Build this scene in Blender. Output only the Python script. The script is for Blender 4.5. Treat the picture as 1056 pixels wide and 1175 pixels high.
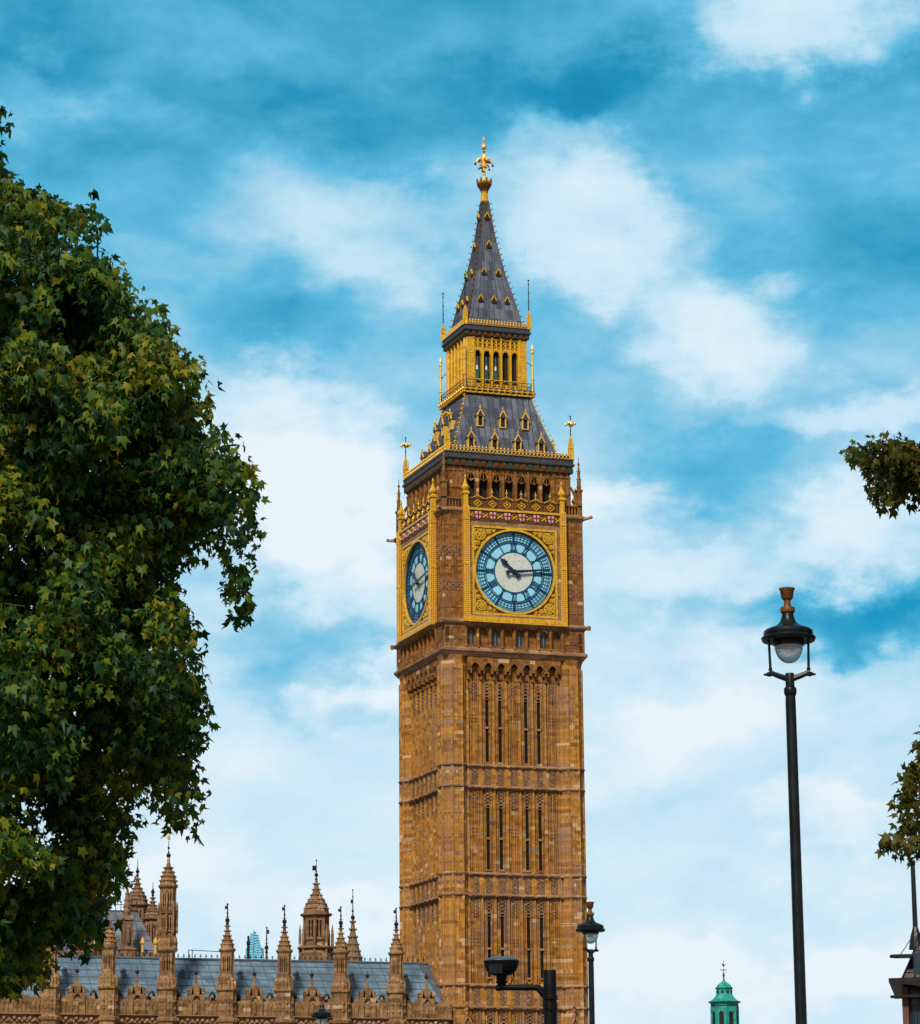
import bpy, math, random
from math import sin, cos, pi, radians, sqrt, atan2
from mathutils import Vector, Matrix

for o in list(bpy.data.objects):
    bpy.data.objects.remove(o)
scene = bpy.context.scene
col = scene.collection
rnd = random.Random(7)

# ------------------------------------------------------------------ camera
DIST, AZ, YAW, PIT, ROLL, FPX = 260.0, radians(19.84), radians(19.30), radians(13.03), radians(-0.49), 3469.0
CAM = Vector((-DIST * sin(AZ), -DIST * cos(AZ), 1.6))
FW = Vector((sin(YAW) * cos(PIT), cos(YAW) * cos(PIT), sin(PIT)))
RT = Vector((cos(YAW), -sin(YAW), 0))
UP = RT.cross(FW)
R2 = RT * cos(ROLL) + UP * sin(ROLL)
U2 = -RT * sin(ROLL) + UP * cos(ROLL)
FH = Vector((sin(YAW), cos(YAW), 0))
cam_data = bpy.data.cameras.new('camera')
cam = bpy.data.objects.new('camera', cam_data)
col.objects.link(cam)
m = Matrix.Identity(4)
for i in range(3):
    m[i][0], m[i][1], m[i][2], m[i][3] = R2[i], U2[i], -FW[i], CAM[i]
cam.matrix_world = m
cam_data.sensor_fit = 'VERTICAL'
cam_data.sensor_height = 24.0
cam_data.sensor_width = 24.0
cam_data.lens = FPX / 1175.0 * 24.0
cam_data.clip_start = 0.5
cam_data.clip_end = 20000
scene.camera = cam

def ray(x, y):
    return FW + R2 * ((x - 528) / FPX) - U2 * ((y - 587.5) / FPX)
def at(x, y, depth):                       # photo pixel + depth in metres -> world point
    return CAM + ray(x, y) * depth
def on_y(x, y, Y):                         # photo pixel on the plane y = Y
    d = ray(x, y)
    return CAM + d * ((Y - CAM.y) / d.y)

# ------------------------------------------------------------------ sky, sun, exposure
scene.view_settings.view_transform = 'Standard'
scene.view_settings.look = 'None'
scene.view_settings.exposure = 0.0
scene.view_settings.gamma = 1.0
SUN_EL, SUN_AZ = radians(43), radians(215)     # azimuth of the sun, clockwise from +Y (north in this scene)
sun_dir = Vector((sin(SUN_AZ + 0.0) * cos(SUN_EL), cos(SUN_AZ) * cos(SUN_EL), sin(SUN_EL)))
sd = bpy.data.lights.new('sun', 'SUN')
sd.energy = 3.8
sd.angle = radians(10)
sd.color = (1.0, 0.88, 0.72)
sun = bpy.data.objects.new('sun', sd)
sun.rotation_euler = (-sun_dir).to_track_quat('-Z', 'Y').to_euler()
sun.location = (-60, -120, 150)
col.objects.link(sun)

world = bpy.data.worlds.new('World')
scene.world = world
world.use_nodes = True
wt = world.node_tree
wt.nodes.clear()
def N(tree, kind, **kw):
    n = tree.nodes.new(kind)
    for k, v in kw.items():
        setattr(n, k, v)
    return n
def math_(tree, op, a, b=None, c=None, clamp=False):
    n = tree.nodes.new('ShaderNodeMath')
    n.operation = op
    n.use_clamp = clamp
    for i, v in enumerate((a, b, c)):
        if v is None:
            continue
        if isinstance(v, (int, float)):
            n.inputs[i].default_value = v
        else:
            tree.links.new(v, n.inputs[i])
    return n.outputs[0]
def ramp(tree, fac, stops, interp='LINEAR'):
    n = tree.nodes.new('ShaderNodeValToRGB')
    n.color_ramp.interpolation = interp
    e = n.color_ramp.elements
    while len(e) < len(stops):
        e.new(0.5)
    for i, (p, c) in enumerate(stops):
        e[i].position = p
        e[i].color = (*c, 1) if len(c) == 3 else c
    if fac is not None:
        tree.links.new(fac, n.inputs[0])
    return n
def build_sky():
    L = wt.links
    out = N(wt, 'ShaderNodeOutputWorld')
    bg = N(wt, 'ShaderNodeBackground')
    tc = N(wt, 'ShaderNodeTexCoord')
    sky = N(wt, 'ShaderNodeTexSky', sky_type='NISHITA')
    sky.sun_disc = False
    sky.sun_elevation = SUN_EL
    sky.sun_rotation = SUN_AZ
    sky.altitude = 20
    sky.air_density = 1.0
    sky.dust_density = 0.6
    sky.ozone_density = 2.0
    sep = N(wt, 'ShaderNodeSeparateXYZ')
    L.new(tc.outputs['Generated'], sep.inputs[0])
    az = math_(wt, 'ARCTAN2', sep.outputs[0], sep.outputs[1])
    el = math_(wt, 'ARCSINE', sep.outputs[2])
    comb = N(wt, 'ShaderNodeCombineXYZ')
    L.new(az, comb.inputs[0])
    L.new(el, comb.inputs[1])
    # ragged cloud edges: warp the direction before measuring its distance from each cloud bank
    def noise(scale, detail, rough, vec, stretch=None, dist=0.0):
        if stretch:
            mp = N(wt, 'ShaderNodeMapping')
            mp.inputs['Scale'].default_value = stretch
            L.new(vec, mp.inputs['Vector'])
            vec = mp.outputs[0]
        n = N(wt, 'ShaderNodeTexNoise')
        n.inputs['Scale'].default_value = scale
        n.inputs['Detail'].default_value = detail
        n.inputs['Roughness'].default_value = rough
        n.inputs['Distortion'].default_value = dist
        L.new(vec, n.inputs['Vector'])
        return n
    wn = noise(20.0, 8.0, 0.62, comb.outputs[0], (1, 1.5, 1))
    sub = N(wt, 'ShaderNodeVectorMath', operation='SUBTRACT')
    L.new(wn.outputs['Color'], sub.inputs[0])
    sub.inputs[1].default_value = (0.5, 0.5, 0.5)
    sc = N(wt, 'ShaderNodeVectorMath', operation='SCALE')
    L.new(sub.outputs[0], sc.inputs[0])
    sc.inputs['Scale'].default_value = 0.075
    wv = N(wt, 'ShaderNodeVectorMath', operation='ADD')
    L.new(comb.outputs[0], wv.inputs[0])
    L.new(sc.outputs[0], wv.inputs[1])
    total = None
    # cloud banks (+) and open or shaded sky (-): photo pixel of the centre, angular size, weight
    for (px, py, rx, ry, w) in CLOUD_BANKS:
        d = ray(px, py).normalized()
        mp = N(wt, 'ShaderNodeMapping')
        mp.vector_type = 'TEXTURE'
        mp.inputs['Location'].default_value = (atan2(d.x, d.y), math.asin(d.z), 0)
        mp.inputs['Scale'].default_value = (rx / FPX, ry / FPX, 1)
        L.new(wv.outputs[0], mp.inputs['Vector'])
        ln = N(wt, 'ShaderNodeVectorMath', operation='LENGTH')
        # z of the warp is irrelevant: flatten
        fl = N(wt, 'ShaderNodeVectorMath', operation='MULTIPLY')
        fl.inputs[1].default_value = (1, 1, 0)
        L.new(mp.outputs[0], fl.inputs[0])
        L.new(fl.outputs[0], ln.inputs[0])
        mr = N(wt, 'ShaderNodeMapRange', interpolation_type='SMOOTHERSTEP')
        mr.inputs['From Min'].default_value = 1.0
        mr.inputs['From Max'].default_value = 0.0
        mr.inputs['To Min'].default_value = 0.0
        mr.inputs['To Max'].default_value = w
        L.new(ln.outputs['Value'], mr.inputs['Value'])
        total = mr.outputs[0] if total is None else math_(wt, 'ADD', total, mr.outputs[0])
    fine = noise(15.0, 9.0, 0.56, comb.outputs[0], (1, 1.9, 1), 0.3)
    f1 = math_(wt, 'MULTIPLY', math_(wt, 'SUBTRACT', fine.outputs['Fac'], 0.5), 0.50)
    fine2 = noise(55.0, 8.0, 0.6, comb.outputs[0], (1, 1.7, 1), 0.2)
    f2 = math_(wt, 'MULTIPLY', math_(wt, 'SUBTRACT', fine2.outputs['Fac'], 0.5), 0.13)
    # lower sky carries more thin cloud than the zenith
    base = math_(wt, 'MULTIPLY_ADD', el, -1.55, 0.90)
    base = math_(wt, 'MAXIMUM', base, 0.32)
    dens = math_(wt, 'ADD', math_(wt, 'ADD', base, total), math_(wt, 'ADD', f1, f2), clamp=True)
    dens = math_(wt, 'MULTIPLY_ADD', math_(wt, 'SUBTRACT', dens, 0.52), 1.14, 0.575, clamp=True)
    cloud = ramp(wt, dens, SKY_STOPS, 'LINEAR')
    # outside the view: unseen cloud deck added as neutral fill against the cyan cast
    dp = N(wt, 'ShaderNodeVectorMath', operation='DOT_PRODUCT')
    L.new(tc.outputs['Generated'], dp.inputs[0])
    dp.inputs[1].default_value = tuple(FW)
    fill_deck = N(wt, 'ShaderNodeMapRange', interpolation_type='SMOOTHSTEP')
    fill_deck.inputs['From Min'].default_value = cos(radians(24)); fill_deck.inputs['From Max'].default_value = cos(radians(50))
    L.new(dp.outputs['Value'], fill_deck.inputs['Value'])
    dk = ramp(wt, dens, [(0.2, (0.22, 0.23, 0.25)), (0.8, (0.48, 0.47, 0.46))])
    cmix = N(wt, 'ShaderNodeMix', data_type='RGBA')
    L.new(fill_deck.outputs[0], cmix.inputs['Factor']); L.new(cloud.outputs[0], cmix.inputs['A']); L.new(dk.outputs[0], cmix.inputs['B'])
    tint = N(wt, 'ShaderNodeMix', data_type='RGBA', blend_type='MULTIPLY')
    tint.inputs['Factor'].default_value = 1.0
    L.new(sky.outputs[0], tint.inputs['A'])
    tint.inputs['B'].default_value = (0.002, 0.050, 0.066, 1)
    mask = ramp(wt, dens, [(0.0, (.35,) * 3), (0.45, (.9,) * 3), (0.7, (1,) * 3)])
    mix = N(wt, 'ShaderNodeMix', data_type='RGBA')
    L.new(mask.outputs[0], mix.inputs['Factor'])
    L.new(tint.outputs['Result'], mix.inputs['A'])
    L.new(cmix.outputs['Result'], mix.inputs['B'])
    L.new(mix.outputs['Result'], bg.inputs['Color'])
    bg.inputs['Strength'].default_value = 1.0
    L.new(bg.outputs[0], out.inputs['Surface'])
SKY_STOPS = [(0.0, (0.006, 0.26, 0.46)), (0.22, (0.022, 0.38, 0.64)), (0.45, (0.14, 0.54, 0.79)), (0.70, (0.53, 0.77, 0.91)), (1.0, (0.80, 0.90, 0.97))]
CLOUD_BANKS = [
    (910, 10, 250, 120, .42), (640, 110, 230, 90, -0.14), (350, 110, 260, 90, -0.10), (120, 120, 260, 60, .10),
    (1000, 260, 190, 150, -0.12), (760, 60, 160, 70, -0.07), (430, 260, 300, 110, .22), (700, 270, 170, 100, .34),
    (820, 370, 150, 100, .34), (640, 200, 160, 80, .18), (340, 400, 170, 80, -0.07), (130, 330, 200, 80, .05),
    (330, 540, 200, 150, .42), (400, 600, 130, 150, .30), (740, 545, 130, 90, -0.06), (850, 520, 200, 70, -0.10), (1000, 470, 140, 60, .22),
    (690, 580, 110, 60, .30), (960, 600, 180, 60, .22), (1000, 705, 200, 75, -.36), (340, 730, 130, 80, -0.14), (340, 800, 120, 50, -0.10),
    (430, 790, 110, 50, .30), (780, 660, 180, 70, .22), (800, 800, 230, 90, .26), (980, 830, 160, 70, -0.06), (700, 880, 200, 70, .18),
    (860, 920, 220, 60, -0.04), (900, 1040, 220, 60, -0.10), (760, 1110, 200, 70, .18), (1000, 1120, 160, 60, .20), (260, 880, 200, 70, .12),
    (300, 960, 260, 60, .05), (150, 1010, 200, 60, .16), (360, 1050, 220, 60, .16), (960, 940, 160, 50, .20), (60, 60, 120, 90, -0.08),
]
build_sky()

# ------------------------------------------------------------------ mesh helpers
class MB:
    """Collects solids and builds them as ONE mesh object."""
    def __init__(s):
        s.v, s.f, s.m = [], [], []
        s.mi = 0
    def add(s, verts, faces):
        b = len(s.v)
        s.v.extend([tuple(p) for p in verts])
        s.f.extend([tuple(b + i for i in f) for f in faces])
        s.m.extend([s.mi] * len(faces))
    def box(s, x0, x1, y0, y1, z0, z1):
        if x0 > x1: x0, x1 = x1, x0
        if y0 > y1: y0, y1 = y1, y0
        if z0 > z1: z0, z1 = z1, z0
        s.add([(x0, y0, z0), (x1, y0, z0), (x1, y1, z0), (x0, y1, z0), (x0, y0, z1), (x1, y0, z1), (x1, y1, z1), (x0, y1, z1)],
              [(3, 2, 1, 0), (4, 5, 6, 7), (0, 1, 5, 4), (1, 2, 6, 5), (2, 3, 7, 6), (3, 0, 4, 7)])
    def prism(s, poly, y0, y1):             # polygon in x, z (anticlockwise seen from -y), extruded along y; y0 nearest
        n = len(poly)
        s.add([(x, y0, z) for x, z in poly] + [(x, y1, z) for x, z in poly],
              [tuple(range(n)), tuple(range(2 * n - 1, n - 1, -1))] + [((i + 1) % n, i, n + i, n + (i + 1) % n) for i in range(n)])
    def loft(s, prof, n=8, c=(0, 0), phase=0.0, caps=True):   # prof: (radius, z) bottom to top; n sides
        k = len(prof)
        vs = []
        for r, z in prof:
            for i in range(n):
                a = phase + 2 * pi * i / n
                vs.append((c[0] + r * cos(a), c[1] + r * sin(a), z))
        fs = []
        for j in range(k - 1):
            for i in range(n):
                fs.append((j * n + i, j * n + (i + 1) % n, (j + 1) * n + (i + 1) % n, (j + 1) * n + i))
        if caps:
            fs.append(tuple(range(n - 1, -1, -1)))
            fs.append(tuple((k - 1) * n + i for i in range(n)))
        s.add(vs, fs)
    def square(s, prof, c=(0, 0)):          # prof: (half width, z)
        s.loft([(h * sqrt(2), z) for h, z in prof], 4, c, pi / 4)
    def octa(s, prof, c=(0, 0)):            # prof: (apothem, z), flat faces to the axes
        s.loft([(h / cos(pi / 8), z) for h, z in prof], 8, c, pi / 8)
    def tube(s, p0, p1, r0, r1=None, n=8):
        p0, p1 = Vector(p0), Vector(p1)
        r1 = r0 if r1 is None else r1
        d = (p1 - p0)
        if d.length < 1e-6: return
        d.normalize()
        a = d.orthogonal().normalized(); b = d.cross(a)
        vs = []
        for p, r in ((p0, r0), (p1, r1)):
            for i in range(n):
                t = 2 * pi * i / n
                vs.append(p + a * (r * cos(t)) + b * (r * sin(t)))
        s.add(vs, [(i, (i + 1) % n, n + (i + 1) % n, n + i) for i in range(n)] + [tuple(range(n - 1, -1, -1)), tuple(range(n, 2 * n))])
    def path(s, pts, radii, n=8):
        for i in range(len(pts) - 1):
            s.tube(pts[i], pts[i + 1], radii[i], radii[i + 1], n)
    def ball(s, c, r, n=8, k=5, sz=1.0):
        prof = [(max(1e-3, r * sin(pi * j / k)), c[2] - r * sz * cos(pi * j / k)) for j in range(k + 1)]
        s.loft(prof, n, (c[0], c[1]))
    def bar(s, p0, p1, w, y0, y1):          # straight bar in the x,z plane between p0 and p1, width w, from y0 to y1
        dx, dz = p1[0] - p0[0], p1[1] - p0[1]
        l = sqrt(dx * dx + dz * dz) or 1
        nx, nz = -dz / l * w / 2, dx / l * w / 2
        s.prism([(p0[0] - nx, p0[1] - nz), (p1[0] - nx, p1[1] - nz), (p1[0] + nx, p1[1] + nz), (p0[0] + nx, p0[1] + nz)], y0, y1)
    def arch(s, x0, x1, zs, zt, y0, y1, side=0.0, rise=None, k=5):   # filled spandrel over a pointed arch springing at zs, solid up to zt
        w = (x1 - x0) / 2 - side
        xc = (x0 + x1) / 2
        rise = rise or w * 1.4
        lower = []
        for i in range(k + 1):
            t = i / k
            lower.append((xc - w + w * t, zs + rise * sin(t * pi / 2) ** 0.85 if t else zs))
        r = [(2 * xc - x, z) for x, z in lower[:-1]][::-1]
        left = lower
        s.prism([(x0, zs)] * (1 if side > 1e-6 else 0) + left + [(xc, zt), (x0, zt)], y0, y1)
        s.prism([left[-1]] + r + [(x1, zs)] * (1 if side > 1e-6 else 0) + [(x1, zt), (xc, zt)], y0, y1)
    def ring(s, xc, zc, r0, r1, y0, y1, n=48):   # flat ring facing -y
        vs, fs = [], []
        for i in range(n):
            a = 2 * pi * i / n
            for r, y in ((r0, y0), (r1, y0), (r1, y1), (r0, y1)):
                vs.append((xc + r * sin(a), y, zc + r * cos(a)))
        for i in range(n):
            j = (i + 1) % n
            for q in range(4):
                p = (q + 1) % 4
                fs.append((i * 4 + q, j * 4 + q, j * 4 + p, i * 4 + p))
        s.add(vs, fs)
    def disc(s, xc, zc, r, y0, y1, n=48):
        s.prism([(xc + r * sin(2 * pi * i / n), zc + r * cos(2 * pi * i / n)) for i in range(n)][::-1], y0, y1)
    def turn(s, ang):                        # rotate everything collected so far about the z axis
        c, d = cos(ang), sin(ang)
        s.v = [(x * c - y * d, x * d + y * c, z) for x, y, z in s.v]
    def moved(s, loc, rz=0.0):
        c, d = cos(rz), sin(rz)
        s.v = [(x * c - y * d + loc[0], x * d + y * c + loc[1], z + loc[2]) for x, y, z in s.v]
        return s
    def merge(s, o, loc=(0, 0, 0), rz=0.0):
        c, d = cos(rz), sin(rz)
        b = len(s.v)
        s.v.extend((x * c - y * d + loc[0], x * d + y * c + loc[1], z + loc[2]) for x, y, z in o.v)
        s.f.extend(tuple(b + i for i in f) for f in o.f)
        s.m.extend([s.mi] * len(o.f))
    def build(s, name, mats, parent=None, smooth=False):
        me = bpy.data.meshes.new(name)
        me.from_pydata(s.v, [], s.f)
        for mt in (mats if isinstance(mats, (list, tuple)) else [mats]):
            me.materials.append(mt)
        me.polygons.foreach_set('material_index', s.m)
        if smooth:
            me.polygons.foreach_set('use_smooth', [True] * len(me.polygons))
        me.update()
        import bmesh
        bm = bmesh.new(); bm.from_mesh(me)
        bmesh.ops.recalc_face_normals(bm, faces=bm.faces)
        bm.to_mesh(me); bm.free()
        if smooth:
            try: me.set_sharp_from_angle(angle=radians(38))
            except Exception: pass
        o = bpy.data.objects.new(name, me)
        col.objects.link(o)
        if parent: o.parent = parent
        return o
def tag(o, label, cat, group=None):
    o['label'] = label
    o['category'] = cat
    if group: o['group'] = group
    return o
def thing(name, label, cat, loc=(0, 0, 0), rz=0.0, group=None):
    o = bpy.data.objects.new(name, None)
    o.empty_display_size = 0.5
    col.objects.link(o)
    o.location = loc
    o.rotation_euler = (0, 0, rz)
    return tag(o, label, cat, group)
def copy_part(o, parent, rz=None, loc=None):
    c = o.copy()
    col.objects.link(c)
    c.parent = parent
    if rz is not None: c.rotation_euler = (0, 0, rz)
    if loc is not None: c.location = loc
    for ch in list(o.children):
        copy_part(ch, c)
    return c
QUARTERS = (-pi / 2, pi / 2, pi)
def four(o, parent=None):                    # the same part on the other three faces of a square tower
    return [o] + [copy_part(o, parent or o.parent, q) for q in QUARTERS]

# ------------------------------------------------------------------ materials
def new_mat(name):
    mt = bpy.data.materials.new(name)
    mt.use_nodes = True
    t = mt.node_tree
    b = t.nodes['Principled BSDF']
    return mt, t, b
def plain(name, c, rough=0.6, metal=0.0, var=0.25, scale=3.0, spec=0.4, bump=0.0, coat=0.0):
    mt, t, b = new_mat(name)
    tc = N(t, 'ShaderNodeTexCoord')
    n = N(t, 'ShaderNodeTexNoise')
    n.inputs['Scale'].default_value = scale
    n.inputs['Detail'].default_value = 6
    n.inputs['Roughness'].default_value = 0.65
    t.links.new(tc.outputs['Object'], n.inputs['Vector'])
    lo = tuple(max(0, x * (1 - var)) for x in c); hi = tuple(min(1, x * (1 + var)) for x in c)
    r = ramp(t, n.outputs['Fac'], [(0.3, lo), (0.7, hi)])
    t.links.new(r.outputs[0], b.inputs['Base Color'])
    rr = math_(t, 'MULTIPLY_ADD', n.outputs['Fac'], 0.3, rough - 0.15)
    t.links.new(rr, b.inputs['Roughness'])
    b.inputs['Metallic'].default_value = metal
    b.inputs['Specular IOR Level'].default_value = spec
    if coat: b.inputs['Coat Weight'].default_value = coat
    if bump:
        bp = N(t, 'ShaderNodeBump')
        bp.inputs['Strength'].default_value = bump
        bp.inputs['Distance'].default_value = 0.02
        t.links.new(n.outputs['Fac'], bp.inputs['Height'])
        t.links.new(bp.outputs[0], b.inputs['Normal'])
    return mt
def stone(name, stops, course=0.30, length=0.48, stain=(0.20, 0.13, 0.10), pale=(0.62, 0.45, 0.27), pale_low=None, stain_amt=0.55):
    """Ashlar: every block draws its own colour; weathered purple-grey patches; a few pale replacement blocks."""
    mt, t, b = new_mat(name)
    L = t.links
    tc = N(t, 'ShaderNodeTexCoord')
    sp = N(t, 'ShaderNodeSeparateXYZ')
    L.new(tc.outputs['Object'], sp.inputs[0])
    u = math_(t, 'ADD', math_(t, 'MULTIPLY', sp.outputs[0], 1.003), math_(t, 'MULTIPLY', sp.outputs[1], 0.997))
    row = math_(t, 'FLOOR', math_(t, 'DIVIDE', sp.outputs[2], course))
    off = math_(t, 'FRACT', math_(t, 'MULTIPLY', row, 0.618))
    uu = math_(t, 'ADD', math_(t, 'DIVIDE', u, length), off)
    cell = math_(t, 'FLOOR', uu)
    cb = N(t, 'ShaderNodeCombineXYZ')
    L.new(cell, cb.inputs[0]); L.new(row, cb.inputs[1])
    wn = N(t, 'ShaderNodeTexWhiteNoise', noise_dimensions='3D')
    L.new(cb.outputs[0], wn.inputs['Vector'])
    blk = ramp(t, wn.outputs['Value'], stops)
    # grain and weather
    g = N(t, 'ShaderNodeTexNoise'); g.inputs['Scale'].default_value = 5.0; g.inputs['Detail'].default_value = 8; g.inputs['Roughness'].default_value = 0.7
    L.new(tc.outputs['Object'], g.inputs['Vector'])
    gm = ramp(t, g.outputs['Fac'], [(0.25, (.50,) * 3), (0.75, (1.32,) * 3)])
    mul = N(t, 'ShaderNodeMix', data_type='RGBA', blend_type='MULTIPLY'); mul.inputs['Factor'].default_value = 0.95
    L.new(blk.outputs[0], mul.inputs['A']); L.new(gm.outputs[0], mul.inputs['B'])
    vs = N(t, 'ShaderNodeTexNoise'); vs.inputs['Scale'].default_value = 1.0; vs.inputs['Detail'].default_value = 6; vs.inputs['Roughness'].default_value = 0.6
    vm = N(t, 'ShaderNodeMapping'); vm.inputs['Scale'].default_value = (4.5, 4.5, 0.12)
    L.new(tc.outputs['Object'], vm.inputs['Vector']); L.new(vm.outputs[0], vs.inputs['Vector'])
    vr = ramp(t, vs.outputs['Fac'], [(0.30, (.60, .57, .56)), (0.70, (1.22, 1.20, 1.15))])
    mulv = N(t, 'ShaderNodeMix', data_type='RGBA', blend_type='MULTIPLY'); mulv.inputs['Factor'].default_value = 0.75
    L.new(mul.outputs['Result'], mulv.inputs['A']); L.new(vr.outputs[0], mulv.inputs['B'])
    mul = mulv
    w = N(t, 'ShaderNodeTexNoise'); w.inputs['Scale'].default_value = 0.28; w.inputs['Detail'].default_value = 9; w.inputs['Roughness'].default_value = 0.68
    mp = N(t, 'ShaderNodeMapping'); mp.inputs['Scale'].default_value = (1.6, 1.6, 0.55)
    L.new(tc.outputs['Object'], mp.inputs['Vector']); L.new(mp.outputs[0], w.inputs['Vector'])
    wf = ramp(t, w.outputs['Fac'], [(0.50, (0, 0, 0)), (0.66, (stain_amt,) * 3)])
    mx = N(t, 'ShaderNodeMix', data_type='RGBA'); L.new(wf.outputs[0], mx.inputs['Factor'])
    L.new(mul.outputs['Result'], mx.inputs['A']); mx.inputs['B'].default_value = (*stain, 1)
    res = mx.outputs['Result']
    # pale replacement stones
    wn2 = N(t, 'ShaderNodeTexWhiteNoise', noise_dimensions='3D')
    ad = N(t, 'ShaderNodeVectorMath', operation='ADD'); ad.inputs[1].default_value = (13.7, 5.1, 3.3)
    L.new(cb.outputs[0], ad.inputs[0]); L.new(ad.outputs[0], wn2.inputs['Vector'])
    if pale_low:
        thr = N(t, 'ShaderNodeMapRange'); L.new(sp.outputs[2], thr.inputs['Value'])
        thr.inputs['From Min'].default_value = 14; thr.inputs['From Max'].default_value = 42
        thr.inputs['To Min'].default_value = 1 - pale_low; thr.inputs['To Max'].default_value = 0.996
        pf = math_(t, 'GREATER_THAN', wn2.outputs['Value'], thr.outputs[0])
    else:
        pf = math_(t, 'GREATER_THAN', wn2.outputs['Value'], 0.985)
    pf = math_(t, 'MULTIPLY', pf, 0.75)
    mx2 = N(t, 'ShaderNodeMix', data_type='RGBA'); L.new(pf, mx2.inputs['Factor'])
    L.new(res, mx2.inputs['A']); mx2.inputs['B'].default_value = (*pale, 1)
    # mortar joints
    fz = math_(t, 'FRACT', math_(t, 'DIVIDE', sp.outputs[2], course)); fu = math_(t, 'FRACT', uu)
    j = math_(t, 'MAXIMUM', math_(t, 'LESS_THAN', fz, 0.06), math_(t, 'LESS_THAN', fu, 0.03))
    mx3 = N(t, 'ShaderNodeMix', data_type='RGBA'); L.new(math_(t, 'MULTIPLY', j, 0.35), mx3.inputs['Factor'])
    L.new(mx2.outputs['Result'], mx3.inputs['A']); mx3.inputs['B'].default_value = (0.10, 0.06, 0.035, 1)
    L.new(mx3.outputs['Result'], b.inputs['Base Color'])
    b.inputs['Roughness'].default_value = 0.88
    b.inputs['Specular IOR Level'].default_value = 0.2
    bp = N(t, 'ShaderNodeBump'); bp.inputs['Strength'].default_value = 0.5; bp.inputs['Distance'].default_value = 0.03
    L.new(g.outputs['Fac'], bp.inputs['Height']); L.new(bp.outputs[0], b.inputs['Normal'])
    return mt
def tiles(name, stops, su, sz, rough=0.45, metal=0.0):
    """Metal or slate roof plates, each with its own tone."""
    mt, t, b = new_mat(name)
    L = t.links
    tc = N(t, 'ShaderNodeTexCoord'); sp = N(t, 'ShaderNodeSeparateXYZ'); L.new(tc.outputs['Object'], sp.inputs[0])
    ge = N(t, 'ShaderNodeNewGeometry')
    u = math_(t, 'ADD', sp.outputs[0], math_(t, 'MULTIPLY', sp.outputs[1], 0.37))
    row = math_(t, 'FLOOR', math_(t, 'DIVIDE', sp.outputs[2], sz))
    cell = math_(t, 'FLOOR', math_(t, 'ADD', math_(t, 'DIVIDE', u, su), math_(t, 'MULTIPLY', row, 0.5)))
    cb = N(t, 'ShaderNodeCombineXYZ'); L.new(cell, cb.inputs[0]); L.new(row, cb.inputs[1])
    wn = N(t, 'ShaderNodeTexWhiteNoise'); L.new(cb.outputs[0], wn.inputs['Vector'])
    n = N(t, 'ShaderNodeTexNoise'); n.inputs['Scale'].default_value = 1.7; n.inputs['Detail'].default_value = 7
    mp = N(t, 'ShaderNodeMapping'); mp.inputs['Scale'].default_value = (1.5, 1.5, 0.5)
    L.new(tc.outputs['Object'], mp.inputs[0]); L.new(mp.outputs[0], n.inputs['Vector'])
    f = math_(t, 'ADD', math_(t, 'MULTIPLY', wn.outputs['Value'], 0.55), math_(t, 'MULTIPLY', n.outputs['Fac'], 0.5))
    r = ramp(t, f, stops)
    L.new(r.outputs[0], b.inputs['Base Color'])
    b.inputs['Roughness'].default_value = rough
    b.inputs['Metallic'].default_value = metal
    L.new(math_(t, 'MULTIPLY_ADD', wn.outputs['Value'], 0.2, rough - 0.1), b.inputs['Roughness'])
    return mt
def checker(name, c1, c2, size):
    mt, t, b = new_mat(name)
    L = t.links
    tc = N(t, 'ShaderNodeTexCoord'); sp = N(t, 'ShaderNodeSeparateXYZ'); L.new(tc.outputs['Object'], sp.inputs[0])
    u = math_(t, 'ADD', sp.outputs[0], sp.outputs[1])
    a = math_(t, 'FLOOR', math_(t, 'DIVIDE', math_(t, 'ADD', u, sp.outputs[2]), size))
    c = math_(t, 'FLOOR', math_(t, 'DIVIDE', math_(t, 'SUBTRACT', u, sp.outputs[2]), size))
    k = math_(t, 'MODULO', math_(t, 'ABSOLUTE', math_(t, 'ADD', a, c)), 2.0)
    r = ramp(t, k, [(0.4, c1), (0.6, c2)])
    L.new(r.outputs[0], b.inputs['Base Color'])
    b.inputs['Roughness'].default_value = 0.45
    return mt
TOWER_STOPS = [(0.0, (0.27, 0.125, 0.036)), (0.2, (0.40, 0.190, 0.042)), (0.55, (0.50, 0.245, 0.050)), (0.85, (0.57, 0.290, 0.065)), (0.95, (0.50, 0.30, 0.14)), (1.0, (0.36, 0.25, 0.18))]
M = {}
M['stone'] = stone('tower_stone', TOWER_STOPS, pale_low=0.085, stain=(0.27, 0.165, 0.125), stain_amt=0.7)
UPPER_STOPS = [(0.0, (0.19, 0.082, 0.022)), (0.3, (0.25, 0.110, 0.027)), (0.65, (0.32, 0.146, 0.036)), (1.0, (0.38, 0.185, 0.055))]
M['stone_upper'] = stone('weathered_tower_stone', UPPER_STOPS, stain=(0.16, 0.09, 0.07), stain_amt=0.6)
M['moulding'] = stone('moulding_stone', [(0, (0.25, 0.14, 0.075)), (0.5, (0.36, 0.21, 0.12)), (1, (0.46, 0.29, 0.17))], length=1.1)
M['carved'] = stone('carved_stone', [(0, (0.28, 0.145, 0.070)), (0.5, (0.39, 0.225, 0.130)), (1, (0.47, 0.30, 0.20))], course=.2, length=.2)
PAL_STOPS = [(0, (0.19, 0.105, 0.050)), (0.4, (0.30, 0.175, 0.080)), (0.8, (0.38, 0.235, 0.115)), (1, (0.45, 0.30, 0.16))]
M['palace'] = stone('palace_stone', PAL_STOPS, course=0.3, length=0.55, stain=(0.15, 0.09, 0.07))
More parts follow.
